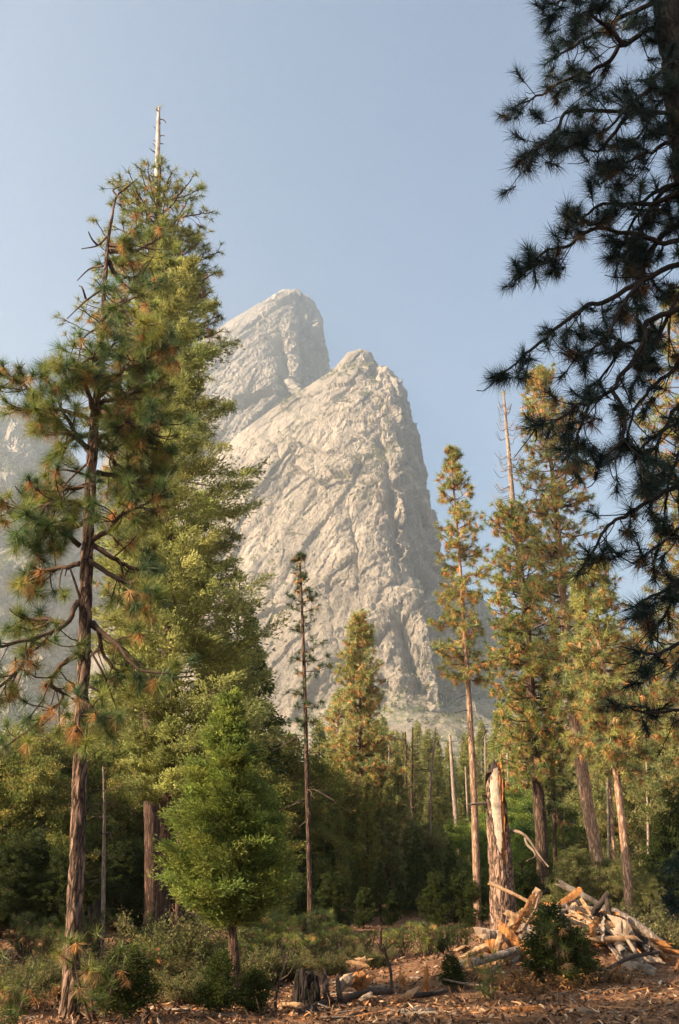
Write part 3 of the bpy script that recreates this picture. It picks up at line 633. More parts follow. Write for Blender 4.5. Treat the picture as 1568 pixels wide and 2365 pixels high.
# ------------------------------------------------------------------ middle and right pines
pine('pine_tree', 'slender dark pine with sparse tufts standing alone before the cliff', 30,
    [(717, 2170, 13), (713, 1950, 12), (709, 1800, 11), (704, 1600, 9), (699, 1450, 7), (693, 1320, 5), (691, 1285, 3)],
    [(1278, 4, 4), (1320, 14, 18), (1400, 34, 34), (1480, 36, 50), (1560, 50, 58), (1640, 40, 56), (1690, 20, 30)], 80, .19, 30, .014, BLUEGREENS, .18, slope=(.4, -.05), twigs=4, bark=M_BARKD, limb_r=.018, dead_below=14, dead_v=1900, start=.55, tw=.22)
pine('pine_tree', 'pointed orange and green pine right of the slender dark one', 46,
    [(838, 2130, 15), (836, 1900, 14), (832, 1650, 9), (829, 1430, 3)],
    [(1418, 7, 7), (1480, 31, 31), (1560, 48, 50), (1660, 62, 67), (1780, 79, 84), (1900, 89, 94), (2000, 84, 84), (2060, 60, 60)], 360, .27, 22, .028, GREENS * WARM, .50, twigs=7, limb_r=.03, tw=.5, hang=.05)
pine('pine_tree', 'tall straight pine with a narrow orange-tipped crown right of the cliff', 34,
    [(1103, 2150, 20), (1100, 2000, 18), (1093, 1800, 16), (1083, 1620, 13), (1072, 1450, 10), (1058, 1250, 7), (1040, 1045, 3)],
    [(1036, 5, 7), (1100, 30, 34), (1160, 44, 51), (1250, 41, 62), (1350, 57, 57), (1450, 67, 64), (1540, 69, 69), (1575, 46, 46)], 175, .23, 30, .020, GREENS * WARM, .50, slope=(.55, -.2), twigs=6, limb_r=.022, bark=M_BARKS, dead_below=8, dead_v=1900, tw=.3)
def bare_topped():
    Y = 42
    o = pine('pine_tree', 'dark-trunked pine ending in a bare grey spire with whisker branches', Y,
        [(1256, 2085, 30), (1248, 1900, 29), (1232, 1700, 24), (1216, 1450, 18), (1200, 1300, 14), (1186, 1190, 11), (1176, 1060, 8), (1163, 905, 3)],
        [(1180, 32, 32), (1250, 69, 63), (1350, 74, 84), (1450, 74, 94), (1550, 84, 101), (1700, 88, 94), (1800, 74, 74)], 270, .30, 26, .026, GREENS, .5, slope=(.4, -.2), twigs=7, limb_r=.04, bark=M_BARKD, tw=.55, top_bare=True)
    wd = MB(); base = np.array(o.location)
    for k in range(70):
        v = rnd(None, 930, 1220); u = np.interp(v, [905, 1060, 1190], [1163, 1176, 1186]); L = np.interp(v, [920, 1220], [14, 56]) * rnd(None, .6, 1.1) * rng.choice([-1, 1])
        a = P(u, v, Y); b = P(u + L * .6, v + 8, Y + rnd(None, -.8, .8)); c = P(u + L, v - 6 - rnd(None, 0, 10), Y + rnd(None, -1, 1)); tube(wd, resample([a, b, c], 6), np.linspace(.018, .008, 6), 4, cap=False)
    wd.build('dead_branches', M_GREY, o, base); tk = [c for c in bpy.data.objects if c.parent == o and c.name.startswith('trunk')][0]; mb = MB()
    tube(mb, resample([P(1187, 1196, Y), P(1176, 1060, Y), P(1169, 980, Y), P(1163, 902, Y)], 40), np.linspace(6.4, 2.2, 40) / ppm(1050, Y), 12, rough=.06, seed=4); mb.build('bare_top', M_BARKP, o, base).parent = tk
bare_topped()
pine('pine_tree', 'large leaning pine with broad orange crown, right of the bare-topped one', 38,
    [(1388, 2045, 30), (1378, 1980, 30), (1352, 1830, 29), (1330, 1680, 27), (1312, 1530, 24), (1299, 1380, 20), (1290, 1250, 16), (1274, 1080, 10), (1245, 865, 4)],
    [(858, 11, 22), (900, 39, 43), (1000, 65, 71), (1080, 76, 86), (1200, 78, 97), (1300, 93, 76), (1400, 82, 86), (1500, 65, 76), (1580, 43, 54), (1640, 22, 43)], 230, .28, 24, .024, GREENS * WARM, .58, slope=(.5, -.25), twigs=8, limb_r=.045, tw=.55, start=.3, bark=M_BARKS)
pine('pine_tree', 'airy pine with a slim salmon trunk behind the right end of the wood pile', 33,
    [(1455, 2125, 21), (1445, 1980, 20), (1425, 1800, 17), (1404, 1620, 15), (1386, 1500, 12), (1376, 1400, 9), (1368, 1310, 5)],
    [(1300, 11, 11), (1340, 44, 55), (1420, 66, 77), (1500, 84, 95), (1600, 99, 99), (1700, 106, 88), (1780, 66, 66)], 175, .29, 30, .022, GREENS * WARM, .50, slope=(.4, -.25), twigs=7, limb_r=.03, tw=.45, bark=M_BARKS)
pine('pine_tree', 'tan backlit pine cut by the right edge, behind the hanging boughs', 36,
    [(1640, 2110, 34), (1630, 1800, 30), (1605, 1400, 24), (1580, 1000, 14), (1570, 690, 4)],
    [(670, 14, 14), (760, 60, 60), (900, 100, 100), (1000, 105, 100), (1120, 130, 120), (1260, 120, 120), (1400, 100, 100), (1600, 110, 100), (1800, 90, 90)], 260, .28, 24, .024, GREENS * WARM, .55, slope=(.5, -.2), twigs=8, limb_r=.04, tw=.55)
pine('pine_tree', 'thin dark pine just right of the dark-trunked bare-topped one', 43,
    [(1286, 2080, 10), (1280, 1900, 10), (1272, 1700, 8), (1266, 1560, 4)],
    [(1540, 10, 10), (1600, 40, 40), (1700, 54, 50), (1800, 60, 60), (1900, 40, 40)], 100, .27, 20, .026, BLUEGREENS, .3, slope=(.3, -.2), twigs=5, limb_r=.02, tw=.4, bark=M_BARKD)
pine('pine_tree', 'small slim-trunked pine between the leaning pine and the salmon-trunked one', 44,
    [(1422, 2040, 9), (1414, 1900, 8), (1404, 1740, 6), (1396, 1600, 4)],
    [(1590, 10, 10), (1650, 36, 40), (1720, 50, 44), (1790, 30, 30)], 80, .27, 20, .026, GREENS, .5, slope=(.3, -.2), twigs=5, limb_r=.02, tw=.4, bark=M_BARKS)

# ------------------------------------------------------------------ the broken snag
def broken_snag():
    Y = 31; px = [(1164, 2150, 66), (1162, 2100, 62), (1155, 1980, 54), (1148, 1880, 49), (1141, 1778, 43)]
    pts, rad, base = trunk_world(px, Y)
    root = thing('broken_snag', base, 'thick broken-off trunk with a white and orange torn hollow near its top', 'dead tree')
    n, sd = 150, 72; L = pts; q = resample(pts, n); r = np.interp(np.linspace(0, len(pts) - 1, n), np.arange(len(pts)), rad)
    th = np.linspace(0, 2 * math.pi, sd, endpoint=False); cs, sn = np.cos(th), np.sin(th)
    def shell(rr, rough, seed, top=0.0):
        V = np.zeros((n, sd, 3)); V[..., 0] = q[:, None, 0] + rr[:, None] * sn; V[..., 1] = q[:, None, 1] - rr[:, None] * cs; V[..., 2] = q[:, None, 2]
        p = V.reshape(-1, 3); f1, f2, cid, off = cells(p * np.array([7, 7, 1.8]), seed)
        d = rough * (.5 * (cid - .5) - np.exp(-((f2 - f1) / .15) ** 2) + .6 * fbm(p * 4, 3, seed)); d = d.reshape(n, sd)
        V[..., 0] += d * rr[:, None] * sn; V[..., 1] -= d * rr[:, None] * cs
        V[..., 2] += top * np.linspace(0, 1, n)[:, None] ** 8 * (.5 * np.sin(th * 2 + 1) + .5 * fbm(np.stack([sn * 3, cs * 3, sn * 0], 1), 3, 5) - .3)[None]
        return V
    F = grid_faces(n, sd, True); fi = F[:, 0] // sd; fj = F[:, 0] % sd
    zv = np.array([P(0, v, Y)[2] for v in (2000, 1925, 1800, 1776)])
    xr = np.sin(th[fj]); front = np.cos(th[fj]) > -.1; z = q[fi, 2]
    nz = .14 * fbm(np.stack([xr * 3, z * 1.2, z * 0], 1), 3, 4)
    left = np.interp(z, [zv[0], zv[1], zv[2], zv[3]], [.05, -.6, -.78, -.1]) + nz
    right = np.interp(z, [zv[0], zv[1], zv[2], zv[3]], [.3, .55, .86, 1.05]) + nz
    win = front & (z > zv[0]) & (xr > left) & (xr < right)
    split = np.interp(z, [zv[0], zv[1], zv[2]], [-.3, .08, .30]) + nz
    bk = MB(); bk.add(shell(r, .11, 3, .5).reshape(-1, 3), F[~win], sm=True); tk = bk.build('trunk', M_BARK, root, base)
    pl = MB(); pl.add(shell(r * .90, .02, 5, .1).reshape(-1, 3), F[win & (xr <= split + .06)], (1.05, .93, .80), sm=False); _c = pl.build('exposed_wood', M_GREY_W, root, base); _c.parent = tk; _c['label'] = 'bleached white wood bared by the tear'
    ro = MB(); ro.add(shell(r * .80, .22, 8, -.3).reshape(-1, 3), F[((xr > split - .25) & (z > zv[0] - .3) & front | (z > zv[2] - .15)) & (xr > -.1)], (1.2, 1.05, .9), sm=False)
    for k in range(26):
        v0 = rnd(None, 1790, 1960); u = np.interp(v0, [1785, 1990], [1152, 1158]) + rnd(None, -7, 10); a = P(u, v0, Y - r[-1] * .80); b = P(u + rnd(None, -2, 2), v0 + rnd(None, 12, 34), Y - r[-1] * .86)
        tube(ro, [a, (a + b) / 2, b], [.012, .035, .014], 4, (1, .9, .8), False)
    _c = ro.build('rotten_core', M_ROT, root, base); _c.parent = tk; _c['label'] = 'orange rotten heartwood'
    tp = MB()
    for du, dv, w_ in [(0, -28, .16), (3, -16, .12), (-6, -8, .12), (8, -9, .1), (14, -6, .08), (-12, -5, .1)]:
        a = P(1141 + du * .8, 1784, Y); b = P(1141 + du, 1781 + dv, Y); tube(tp, [a, (a + b) / 2, b], [w_, w_ * .7, .012], 5, (1, 1, 1), False)
    tp.build('splintered_top', M_CHAR, root, base).parent = tk
    for lp, rr in [([(1180,1918),(1200,1922),(1215,1932),(1228,1948),(1245,1975),(1267,2002)], .055), ([(1212,1930),(1217,1950),(1232,1965),(1236,1978),(1226,1984),(1216,1988)], .045), ([(1124,1855),(1100,1857),(1078,1859)], .05), ([(1122,1838),(1112,1836)], .05), ([(1155,1800),(1172,1798)], .04)]:
        mb = MB(); w3 = resample([P(u, v, Y - .25 * i) for i, (u, v) in enumerate(lp)], 16); tube(mb, w3, np.linspace(rr, rr * .35, 16) * (1 + .12 * rng.normal(size=16)), 8, (.8, .72, .66)); mb.build('dead_branch', M_GREY, root, base)
broken_snag()

# ------------------------------------------------------------------ bare dead trees
def dead_tree(label, Y, px, stubs=12, ln=.6, m=None, cat='dead tree', group=None):
    pts, rad, base = trunk_world(px, Y); root = thing('dead_tree', base, label, cat, group)
    mb, q, r = trunk_mesh(pts, rad, 12, .3, .06, int(px[0][0])); mb.build('trunk', m or M_BARKP, root, base)
    st = MB()
    for k in range(stubs):
        i = int(rnd(None, .15, .98) * (len(q) - 1)); a = rnd(None, 0, 6.28); b = curve_branch(q[i], (math.cos(a), math.sin(a), 0), ln * rnd(None, .3, 1.3), rnd(None, -.2, .4), rnd(None, -.8, .5), 5, .22)
        tube(st, b, np.linspace(max(.012, r[i] * .3), .008, len(b)), 5, cap=False)
    if stubs: st.build('branches', M_TWIG, root, base)
    return root
dead_tree('thin pale dead trunk with crooked twigs between the near pine and the cedar', 25, [(238, 2135, 10), (239, 2000, 9), (241, 1900, 7), (240, 1830, 5), (238, 1770, 3)], 26, .75)
dead_tree('dark bare spindly trunk, left one of the close pair left of the snag', 50, [(943, 2070, 9), (941, 1950, 8), (938, 1800, 6), (936, 1690, 3)], 60, 1.6, M_BARKD)
dead_tree('brown bare trunk tangled with twigs, right one of the close pair', 50, [(955, 2070, 11), (953, 1950, 9), (951, 1800, 7), (953, 1680, 3)], 60, 1.7, M_BARKD)
dead_tree('pale bent dead trunk between the bare pair and the white pole trunk', 48, [(1006, 2090, 9), (1000, 2000, 8), (992, 1900, 7), (996, 1790, 6), (1006, 1680, 3)], 34, .9)
dead_tree('white pole-like dead trunk without branches left of the straight pine', 55, [(1062, 2110, 14), (1058, 1960, 12), (1048, 1830, 10), (1039, 1698, 6)], 8, .5, None)
dead_tree('slim dead trunk between the white pole trunk and the straight pine', 58, [(1086, 2090, 7), (1082, 1930, 6), (1075, 1770, 4)], 12, .5)
dead_tree('slim pale dead trunk just right of the snag top', 60, [(1178, 2060, 6), (1176, 1900, 6), (1172, 1740, 5)], 12, .5)
dead_tree('short bare trunk seen between the straight pine and the snag', 66, [(1123, 2050, 5), (1122, 1850, 5), (1120, 1700, 3)], 14, .7)
dead_tree('thin reddish dead trunk beside the left group cedar', 29, [(412, 2060, 12), (412, 1850, 11), (410, 1680, 8), (408, 1560, 5)], 14, .8, M_BARKR)
for _l, _Y, _u, _b, _t, _w in [('pale thin dead trunk among the slim conifers, just left of the bare pair', 52, 905, 2060, 1720, 6), ('thin pinkish trunk behind the pointed orange and green pine', 56, 800, 2060, 1740, 6), ('lit slender trunk in the gap right of the snag branch', 60, 1222, 2060, 1780, 7), ('slender salmon trunk left of the salmon-trunked pine', 52, 1408, 2060, 1700, 8), ('slender pinkish trunk near the right edge of the wood', 50, 1500, 2090, 1760, 8)]:
    dead_tree(_l, _Y, [(_u, _b, _w), (_u - 3, (_b + _t) / 2, _w * .85), (_u - 7, _t, _w * .5)], 18, .7)
dead_tree('small reddish dead sapling right of the dark-trunked pine', 46, [(1305, 2060, 6), (1304, 1980, 5), (1298, 1900, 4)], 14, .6, M_BARKR)

# ------------------------------------------------------------------ background trees, copied from a few built ones
def fir_proto(label, H, n, pal, wid=.16, ll=.20, lw=.045, m=26):
    root = thing('conifer_tree', (0, 0, 0), label, 'conifer')
    mb = MB(); tube(mb, resample([(0, 0, -.4), (0, 0, H * .5), (0, 0, H)], 24), np.linspace(H * .014, .02, 24), 8); mb.build('trunk', M_BARKD, root)
    t = rnd(n) ** .62; phi = rnd(n, 0, 6.283); rr = (H * wid * (t ** .85) * (rnd(n, .15, 1) ** .5)); rr *= 1 + .35 * np.sin(t * 46 + phi * 1.0) * .5 + .25 * fbm(np.stack([np.cos(phi) * 2, np.sin(phi) * 2, t * 9], 1), 2, int(H))
    z = H * (1 - t * .9); C = np.stack([rr * np.cos(phi), rr * np.sin(phi), z - rr * .2], 1); out = np.stack([np.cos(phi), np.sin(phi), phi * 0 - .05], 1)
    dd = rdir(n * m).reshape(n, m, 3); pc = C[:, None] + dd * (rnd((n, m, 1)) ** .7) * rnd((n, 1, 1), .2, .42) * np.array([1, 1, .5])
    cr = MB(); tone = pal[rng.integers(0, len(pal), n)] * rnd((n, 1), .75, 1.25)
    leaves(cr, pc.reshape(-1, 3), (dd * .5 + out[:, None] * .8).reshape(-1, 3), ll, lw, np.repeat(tone, m, 0), .4); cr.build('crown', M_LEAF, root); return root
def oak_proto(label, H, nl, pal, per=60, ll=.12, lw=.05, clump=.42, name='broadleaf_tree', cat='tree', wide=.42, low=.12):
    root = thing(name, (0, 0, 0), label, cat); mb = MB(); q = resample([(0, 0, -.3), (.1, .05, H * .3), (-.1, .1, H * .6), (.05, 0, H * .85)], 20); tube(mb, q, np.linspace(H * .022, .03, 20), 9, rough=.1, seed=3)
    mb.build('trunk', M_BARKD, root); cr, wd = MB(), MB()
    for k in range(nl):
        t = low + (1 - low) * (k + rnd()) / nl; a = rnd(None, 0, 6.28); R_ = H * wide * math.sin(math.pi * min(1, (t * .82 + .15))) * rnd(None, .3, 1); c = np.array([R_ * math.cos(a), R_ * math.sin(a), H * t * .93])
        s_ = H * rnd(None, .09, .17); nc = int(16 * (s_ / 1.0) ** 1.2) + 8; d = rdir(nc); cc = c + d * (rnd((nc, 1), .3, 1) ** .6) * s_ * np.array([1.2, 1.2, .8])
        i = int(max(1, min(len(q) - 1, (t - .2) * 20))); tube(wd, resample([q[i], (q[i] + c) / 2 + rng.normal(size=3) * .1, c], 7), np.linspace(.05, .012, 7), 5, cap=False)
        tone = pal[rng.integers(0, len(pal), nc)] * rnd((nc, 1), .75, 1.25); dd = rdir(nc * per).reshape(nc, per, 3)
        pc = cc[:, None] + dd * (rnd((nc, per, 1)) ** .6) * clump * np.array([1, 1, .6]); leaves(cr, pc.reshape(-1, 3), (dd + np.array([0, 0, .3])).reshape(-1, 3), ll, lw, np.repeat(tone, per, 0), .6)
    wd.build('branches', M_TWIG, root); cr.build('crown', M_LEAF, root); return root
def put(proto, H0, spots, label, group, first=[None]):
    used = proto.get('_placed')
    for (u, vt, Y) in spots:
        b = P(u, 2100, Y); g = gz(b[0], Y); H = P(u, vt, Y)[2] - g; s = H / H0 * rnd(None, .97, 1.03); sc = (s * rnd(None, .85, 1.15), s * rnd(None, .85, 1.15), s)
        if not used:
            proto.location = (b[0], Y, g); proto.rotation_euler = (0, 0, rnd(None, 0, 6)); proto.scale = sc; proto['label'] = label; proto['group'] = group; used = True; proto['_placed'] = 1
        else: copy_thing(proto, (b[0], Y, g), rnd(None, 0, 6.28), sc, label, group)
fA = fir_proto('x', 16, 1000, OLIVE * 1.2); fB = fir_proto('x', 16, 900, OAK * 1.25, wid=.14); fC = fir_proto('x', 16, 900, DARKG * 1.6, wid=.20)  # fC: conifer with shade painted into its leaf colour
oA = oak_proto('x', 9, 34, OAK); oB = oak_proto('x', 9, 30, OLIVE, wide=.46); oC = oak_proto('x', 9, 36, DARKG * 1.3, wide=.30, clump=.34)  # oC: thicket tree darkened by leaf colour to look shaded
oD = oak_proto('x', 9, 34, BRIGHT * .8, wide=.44)
put(fA, 16, [(905,1740,95),(925,1680,100),(975,1670,105),(1020,1690,100),(1090,1700,108),(1132,1660,112),(1155,1700,100),(1205,1640,110),(880,1760,90),(990,1720,90),(1060,1740,92),(950,1720,85),(1110,1730,90)], 'hazy olive conifer in the far tree line beyond the bare dead trunks', 'far conifers below the cliff')
put(fB, 16, [(1180,1620,85),(1250,1600,95),(1320,1620,90),(1370,1590,100),(1400,1640,84),(1445,1620,90),(1490,1600,96),(1530,1580,84),(1570,1500,90),(1225,1700,75),(1345,1700,75),(1500,1680,75)], 'yellowish conifer in the far tree line behind the right-hand pines', 'far conifers on the right')
put(fA, 16, [(760,1720,46),(800,1660,50),(875,1690,48),(925,1740,46),(965,1730,52),(1005,1780,50),(735,1650,56),(900,1800,44),(1140,1770,60),(840,1690,70),(890,1650,74),(940,1690,70),(1020,1720,62),(975,1750,60),(1085,1740,62),(915,1780,58),(1000,1680,76),(1050,1720,72),(1100,1700,76),(1160,1730,70),(1130,1820,56),(1070,1850,58)], 'slim olive conifer with a ragged point in the middle of the wood', 'slim conifers in the middle')
put(fB, 16, [(850,1780,42),(700,1760,44),(660,1690,50),(780,1840,40)], 'narrow yellow-green conifer beside the slender dark pine', 'narrow yellow conifers')
put(fB, 16, [(1035,1800,70),(1085,1820,66),(1120,1820,70),(915,1800,66),(985,1790,72)], 'mid-distance conifer with a narrow green spire behind the white pole trunk', 'mid-distance spires')
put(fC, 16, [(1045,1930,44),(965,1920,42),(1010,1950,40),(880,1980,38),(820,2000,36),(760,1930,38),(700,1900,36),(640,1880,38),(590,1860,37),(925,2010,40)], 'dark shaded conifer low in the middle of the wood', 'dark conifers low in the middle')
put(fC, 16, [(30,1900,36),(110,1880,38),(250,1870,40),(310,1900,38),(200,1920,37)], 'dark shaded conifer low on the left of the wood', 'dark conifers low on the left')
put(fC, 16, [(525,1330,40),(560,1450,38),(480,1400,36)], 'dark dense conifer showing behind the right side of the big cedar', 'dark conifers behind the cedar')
put(oA, 9, [(25,1690,36),(100,1710,38),(160,1720,40),(-30,1700,34),(60,1760,33)], 'olive broadleaf tree with a sunlit round top at the left edge behind the near pine', 'oaks on the left')
put(oA, 9, [(225,1600,42),(295,1640,40),(340,1720,38),(260,1800,36)], 'broadleaf tree filling the gap between the near pine and the tall red trunk', 'oaks behind the left group')
put(oA, 9, [(645,1700,40),(735,1760,44),(690,1830,38),(590,1760,36)], 'olive broadleaf tree at the foot of the slender dark pine', 'oaks in the middle')
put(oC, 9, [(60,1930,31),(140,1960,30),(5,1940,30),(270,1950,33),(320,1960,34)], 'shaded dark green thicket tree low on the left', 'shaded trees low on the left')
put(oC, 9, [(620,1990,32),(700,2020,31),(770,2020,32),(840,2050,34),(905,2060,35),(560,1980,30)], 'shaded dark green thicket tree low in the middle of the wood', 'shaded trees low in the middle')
put(oB, 9, [(1340,1760,62),(1400,1780,58),(1460,1740,60),(1510,1720,56),(1560,1700,52),(1600,1680,50)], 'pale olive broadleaf tree behind the salmon-trunked pine', 'oaks on the right')
put(oB, 9, [(860,1850,46),(920,1880,48),(985,1900,48)], 'greyish olive tree standing around the bare trunk pair', 'grey olive trees')
put(oD, 9, [(1060,1900,52),(1110,1920,50),(1200,1800,56),(1240,1840,54),(1290,1850,58),(1210,1900,46)], 'fresh green sunlit tree behind the broken snag', 'green trees behind the snag')
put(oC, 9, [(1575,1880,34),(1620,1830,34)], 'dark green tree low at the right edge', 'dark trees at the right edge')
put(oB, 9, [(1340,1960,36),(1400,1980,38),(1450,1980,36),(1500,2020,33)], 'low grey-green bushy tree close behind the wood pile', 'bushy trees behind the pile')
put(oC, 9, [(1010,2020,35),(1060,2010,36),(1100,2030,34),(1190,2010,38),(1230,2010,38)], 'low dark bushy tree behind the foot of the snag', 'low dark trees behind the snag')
def pine_proto(H, nb):
    root = thing('pine_tree', (0, 0, 0), 'x', 'pine tree'); mb = MB(); q = resample([(0, 0, -.4), (.1, 0, H * .4), (-.05, 0, H * .75), (0, 0, H)], 30); tube(mb, q, np.linspace(H * .014, .03, 30), 9, rough=.08, seed=5); mb.build('trunk', M_BARK, root)
    wd, tf = MB(), Tufts()
    for k in range(nb):
        t = rnd() ** .8; z = H * (1 - .72 * t); i = int(np.argmin(np.abs(q[:, 2] - z))); a = rnd(None, 0, 6.28); L = H * .17 * (t ** .6) * rnd(None, .55, 1.1) + .15
        b = curve_branch(q[i], (math.cos(a), math.sin(a), 0), L, .4 - .6 * t, .8 - .6 * t, 5, .1); limb_tree(wd, tf, b, .03, .01, 5, .45, .30, .48, start=.25, hang=.05, sides=4)
    wd.build('branches', M_TWIG, root); cr = MB(); tf.emit(cr, 18, .035, GREENS * WARM, .6); cr.build('crown', M_NEEDLE, root); return root
pP = pine_proto(17, 190)
put(pP, 17, [(1235,1560,62),(1420,1540,60),(1490,1480,54),(1560,1400,52),(1530,1600,56)], 'sunlit orange-green pine filling in behind the front row on the right', 'second row pines on the right')
put(pP, 17, [(780,1600,60),(870,1660,62),(905,1700,60)], 'orange-green pine standing beside the pointed one in the middle', 'second row pines in the middle')

# ------------------------------------------------------------------ shrubs and saplings
def sapling_proto(H, stems, pal, tsz, pb, nn=46, name='pine_sapling', cat='sapling', width=.007):
    root = thing(name, (0, 0, 0), 'x', cat); wd, tf = MB(), Tufts()
    for k in range(stems):
        a = rnd(None, 0, 6.28); r0 = H * .25 * rnd(); b = curve_branch((r0 * .4 * math.cos(a), r0 * .4 * math.sin(a), -.05), (math.cos(a) * .3, math.sin(a) * .3, 1), H * rnd(None, .7, 1), 2.5, 4, 7, .15)
        tube(wd, b, np.linspace(.016, .006, len(b)), 5, cap=False); tf.add(b[-1], (0, 0, 1), tsz, 0)
        for j in range(9):
            i = 2 + int(rnd() * (len(b) - 2)); c = curve_branch(b[i - 1], (rng.normal(), rng.normal(), 0), H * rnd(None, .15, .35), .5, 1.2, 4, .12); tube(wd, c, np.linspace(.008, .004, len(c)), 4, cap=False); tf.add(c[-1], c[-1] - c[-2], tsz * rnd(None, .7, 1.1), brownpick(pb))
    wd.build('stem', M_TWIG, root); cr = MB(); tf.emit(cr, nn, width, pal, pb); cr.build('foliage', M_NEEDLE, root); return root
def shrub_proto(H, W, n, m, pal, ll, lw, name='leafy_shrub', cat='shrub'):
    root = thing(name, (0, 0, 0), 'x', cat); wd, cr = MB(), MB()
    for k in range(n):
        a = rnd(None, 0, 6.28); L = rnd(None, .35, 1.15) ** .8; lean = rnd(None, .1, 1.0)
        b = curve_branch((.08 * math.cos(a), .08 * math.sin(a), -.05), (math.cos(a), math.sin(a), 1), L * H, 2.4 - 1.9 * lean, 1.2 - .9 * lean, 8, .22); tube(wd, b, np.linspace(.014, .004, len(b)), 4, cap=False)
        tone = pal[rng.integers(0, len(pal))] * rnd(None, .65, 1.35)
        for j in range(9):
            i = 3 + int(rnd() * 5); e = unit(rdir(1)[0] + (b[i] - b[i - 1]) * 6 + np.array([0, 0, .3])); sl = rnd(None, .08, .26) * H; tube(wd, [b[i], b[i] + e * sl * .5, b[i] + e * sl], [.005, .004, .003], 3, cap=False)
            t = rnd(m); leaves(cr, b[i] + e * (t * sl)[:, None] + rng.normal(size=(m, 3)) * .03, np.tile(e, (m, 1)) + rdir(m) * .8, ll, lw, tone * rnd(None, .8, 1.2), .4)
    wd.build('stem', M_TWIG, root); cr.build('foliage', M_LEAF, root); return root
def cedar_sapling_proto(H, W, nb, pal):
    root = thing('cedar_sapling', (0, 0, 0), 'x', 'sapling'); wd, cr = MB(), MB(); q = resample([(0, 0, -.05), (.02, 0, H * .5), (0, 0, H)], 30); tube(wd, q, np.linspace(.02, .004, 30), 6)
    prof = [(0, .03, .03), (.2, W * .45, W * .4), (.5, W * .85, W * .75), (.8, W, W), (1, W * .7, W * .8)]
    plume_crown(cr, wd, q, lambda v: H * (1 - v * .93), prof, 0, nb, pal, 170, .055, .011, var=(.35, 1.3))
    wd.build('stem', M_TWIG, root); cr.build('foliage', M_LEAF, root); return root
def brush_proto(H, W, n, name='dry_brush', cat='dry brush'):
    root = thing(name, (0, 0, 0), 'x', cat); wd, cr = MB(), MB(); C = []
    for k in range(n):
        a = rnd(None, 0, 6.28); b = curve_branch((W * .2 * math.cos(a), W * .2 * math.sin(a), -.03), (math.cos(a), math.sin(a), 1), H * rnd(None, .5, 1.2), 1.6, .4, 7, .25); tube(wd, b, np.linspace(.009, .003, len(b)), 4, cap=False)
        for j in range(12): C.append(b[2 + int(rnd() * (len(b) - 2))] + rng.normal(size=3) * .05)
    C = np.array(C); leaves(cr, C, rdir(len(C)), .07, .02, BROWNS[rng.integers(0, 4, len(C))] * .55, .5); wd.build('stem', M_TWIG, root); cr.build('dead_leaves', M_LEAF, root); return root
sp1 = sapling_proto(1.0, 7, GREENS * .95, .16, .12); sp2 = sapling_proto(1.0, 8, GREENS * .75, .14, .2); sp3 = sapling_proto(1.0, 3, GREENS * .75, .2, .3)
sh1 = shrub_proto(1.0, .6, 52, 26, OLIVE * .75, .036, .013); sh2 = cedar_sapling_proto(1.0, .40, 84, DARKG * 1.6); br1 = brush_proto(.55, .5, 26)
def place(proto, items, group=None):
    """items: (u, v of foot, height px, Y, label); the foot is set on the ground"""
    used = proto.get('_placed')
    for (u, v, h, Y, label) in items:
        b = P(u, v, Y); g = gz(b[0], Y); s = h / ppm(v, Y) / 1.0; sc = (s * rnd(None, .9, 1.2), s * rnd(None, .9, 1.2), s)
        if not used: proto.location = (b[0], Y, g); proto.scale = sc; proto['label'] = label; used = True; proto['_placed'] = 1; r = proto
        else: r = copy_thing(proto, (b[0], Y, g), rnd(None, 0, 6.28), sc, label)
        if group: r['group'] = group
SAPG = 'pine saplings along the edge of the clearing'
place(sp1, [(980, 2215, 82, 22, 'round fluffy green pine sapling standing alone left of the wood pile'), (905, 2205, 74, 23, 'green pine sapling beside the splintered stub in the clearing')] +
    [(u, v, h, Y, 'fluffy green pine sapling in the row at the far edge of the clearing') for u, v, h, Y in [(590,2210,110,21),(640,2220,130,22),(690,2225,90,21),(745,2215,80,22.5),(815,2205,66,23),(850,2200,60,24),(935,2200,66,24),(1065,2200,74,24),(1030,2200,60,25),(780,2200,80,24.5),(610,2190,140,25),(720,2190,100,26),(560,2200,140,24)]], SAPG)
place(sp2, [(u, v, h, Y, 'shaggy young pine in the brush left of the bright cedar') for u, v, h, Y in [(100,2250,110,20),(150,2240,80,21),(430,2260,90,19),(340,2270,110,18),(570,2240,100,19.5),(60,2220,110,23),(210,2210,110,24)]] + [(300, 2260, 110, 20, 'young pine behind the small dark cedar sapling')], 'young pines on the left')
place(sp3, [(120, 2240, 110, 19, 'small umbrella-shaped pine sapling left of the near pine'), (232, 2370, 195, 14.0, 'thin-stemmed young pine just right of the near pine foot'), (1312, 2260, 150, 18.3, 'spreading dark pine seedling beside the cedar sapling before the pile'), (1140, 2310, 110, 17, 'little pine seedling in front of the wood pile'), (20, 2390, 170, 13.4, 'dim young pine in the bottom left corner')])
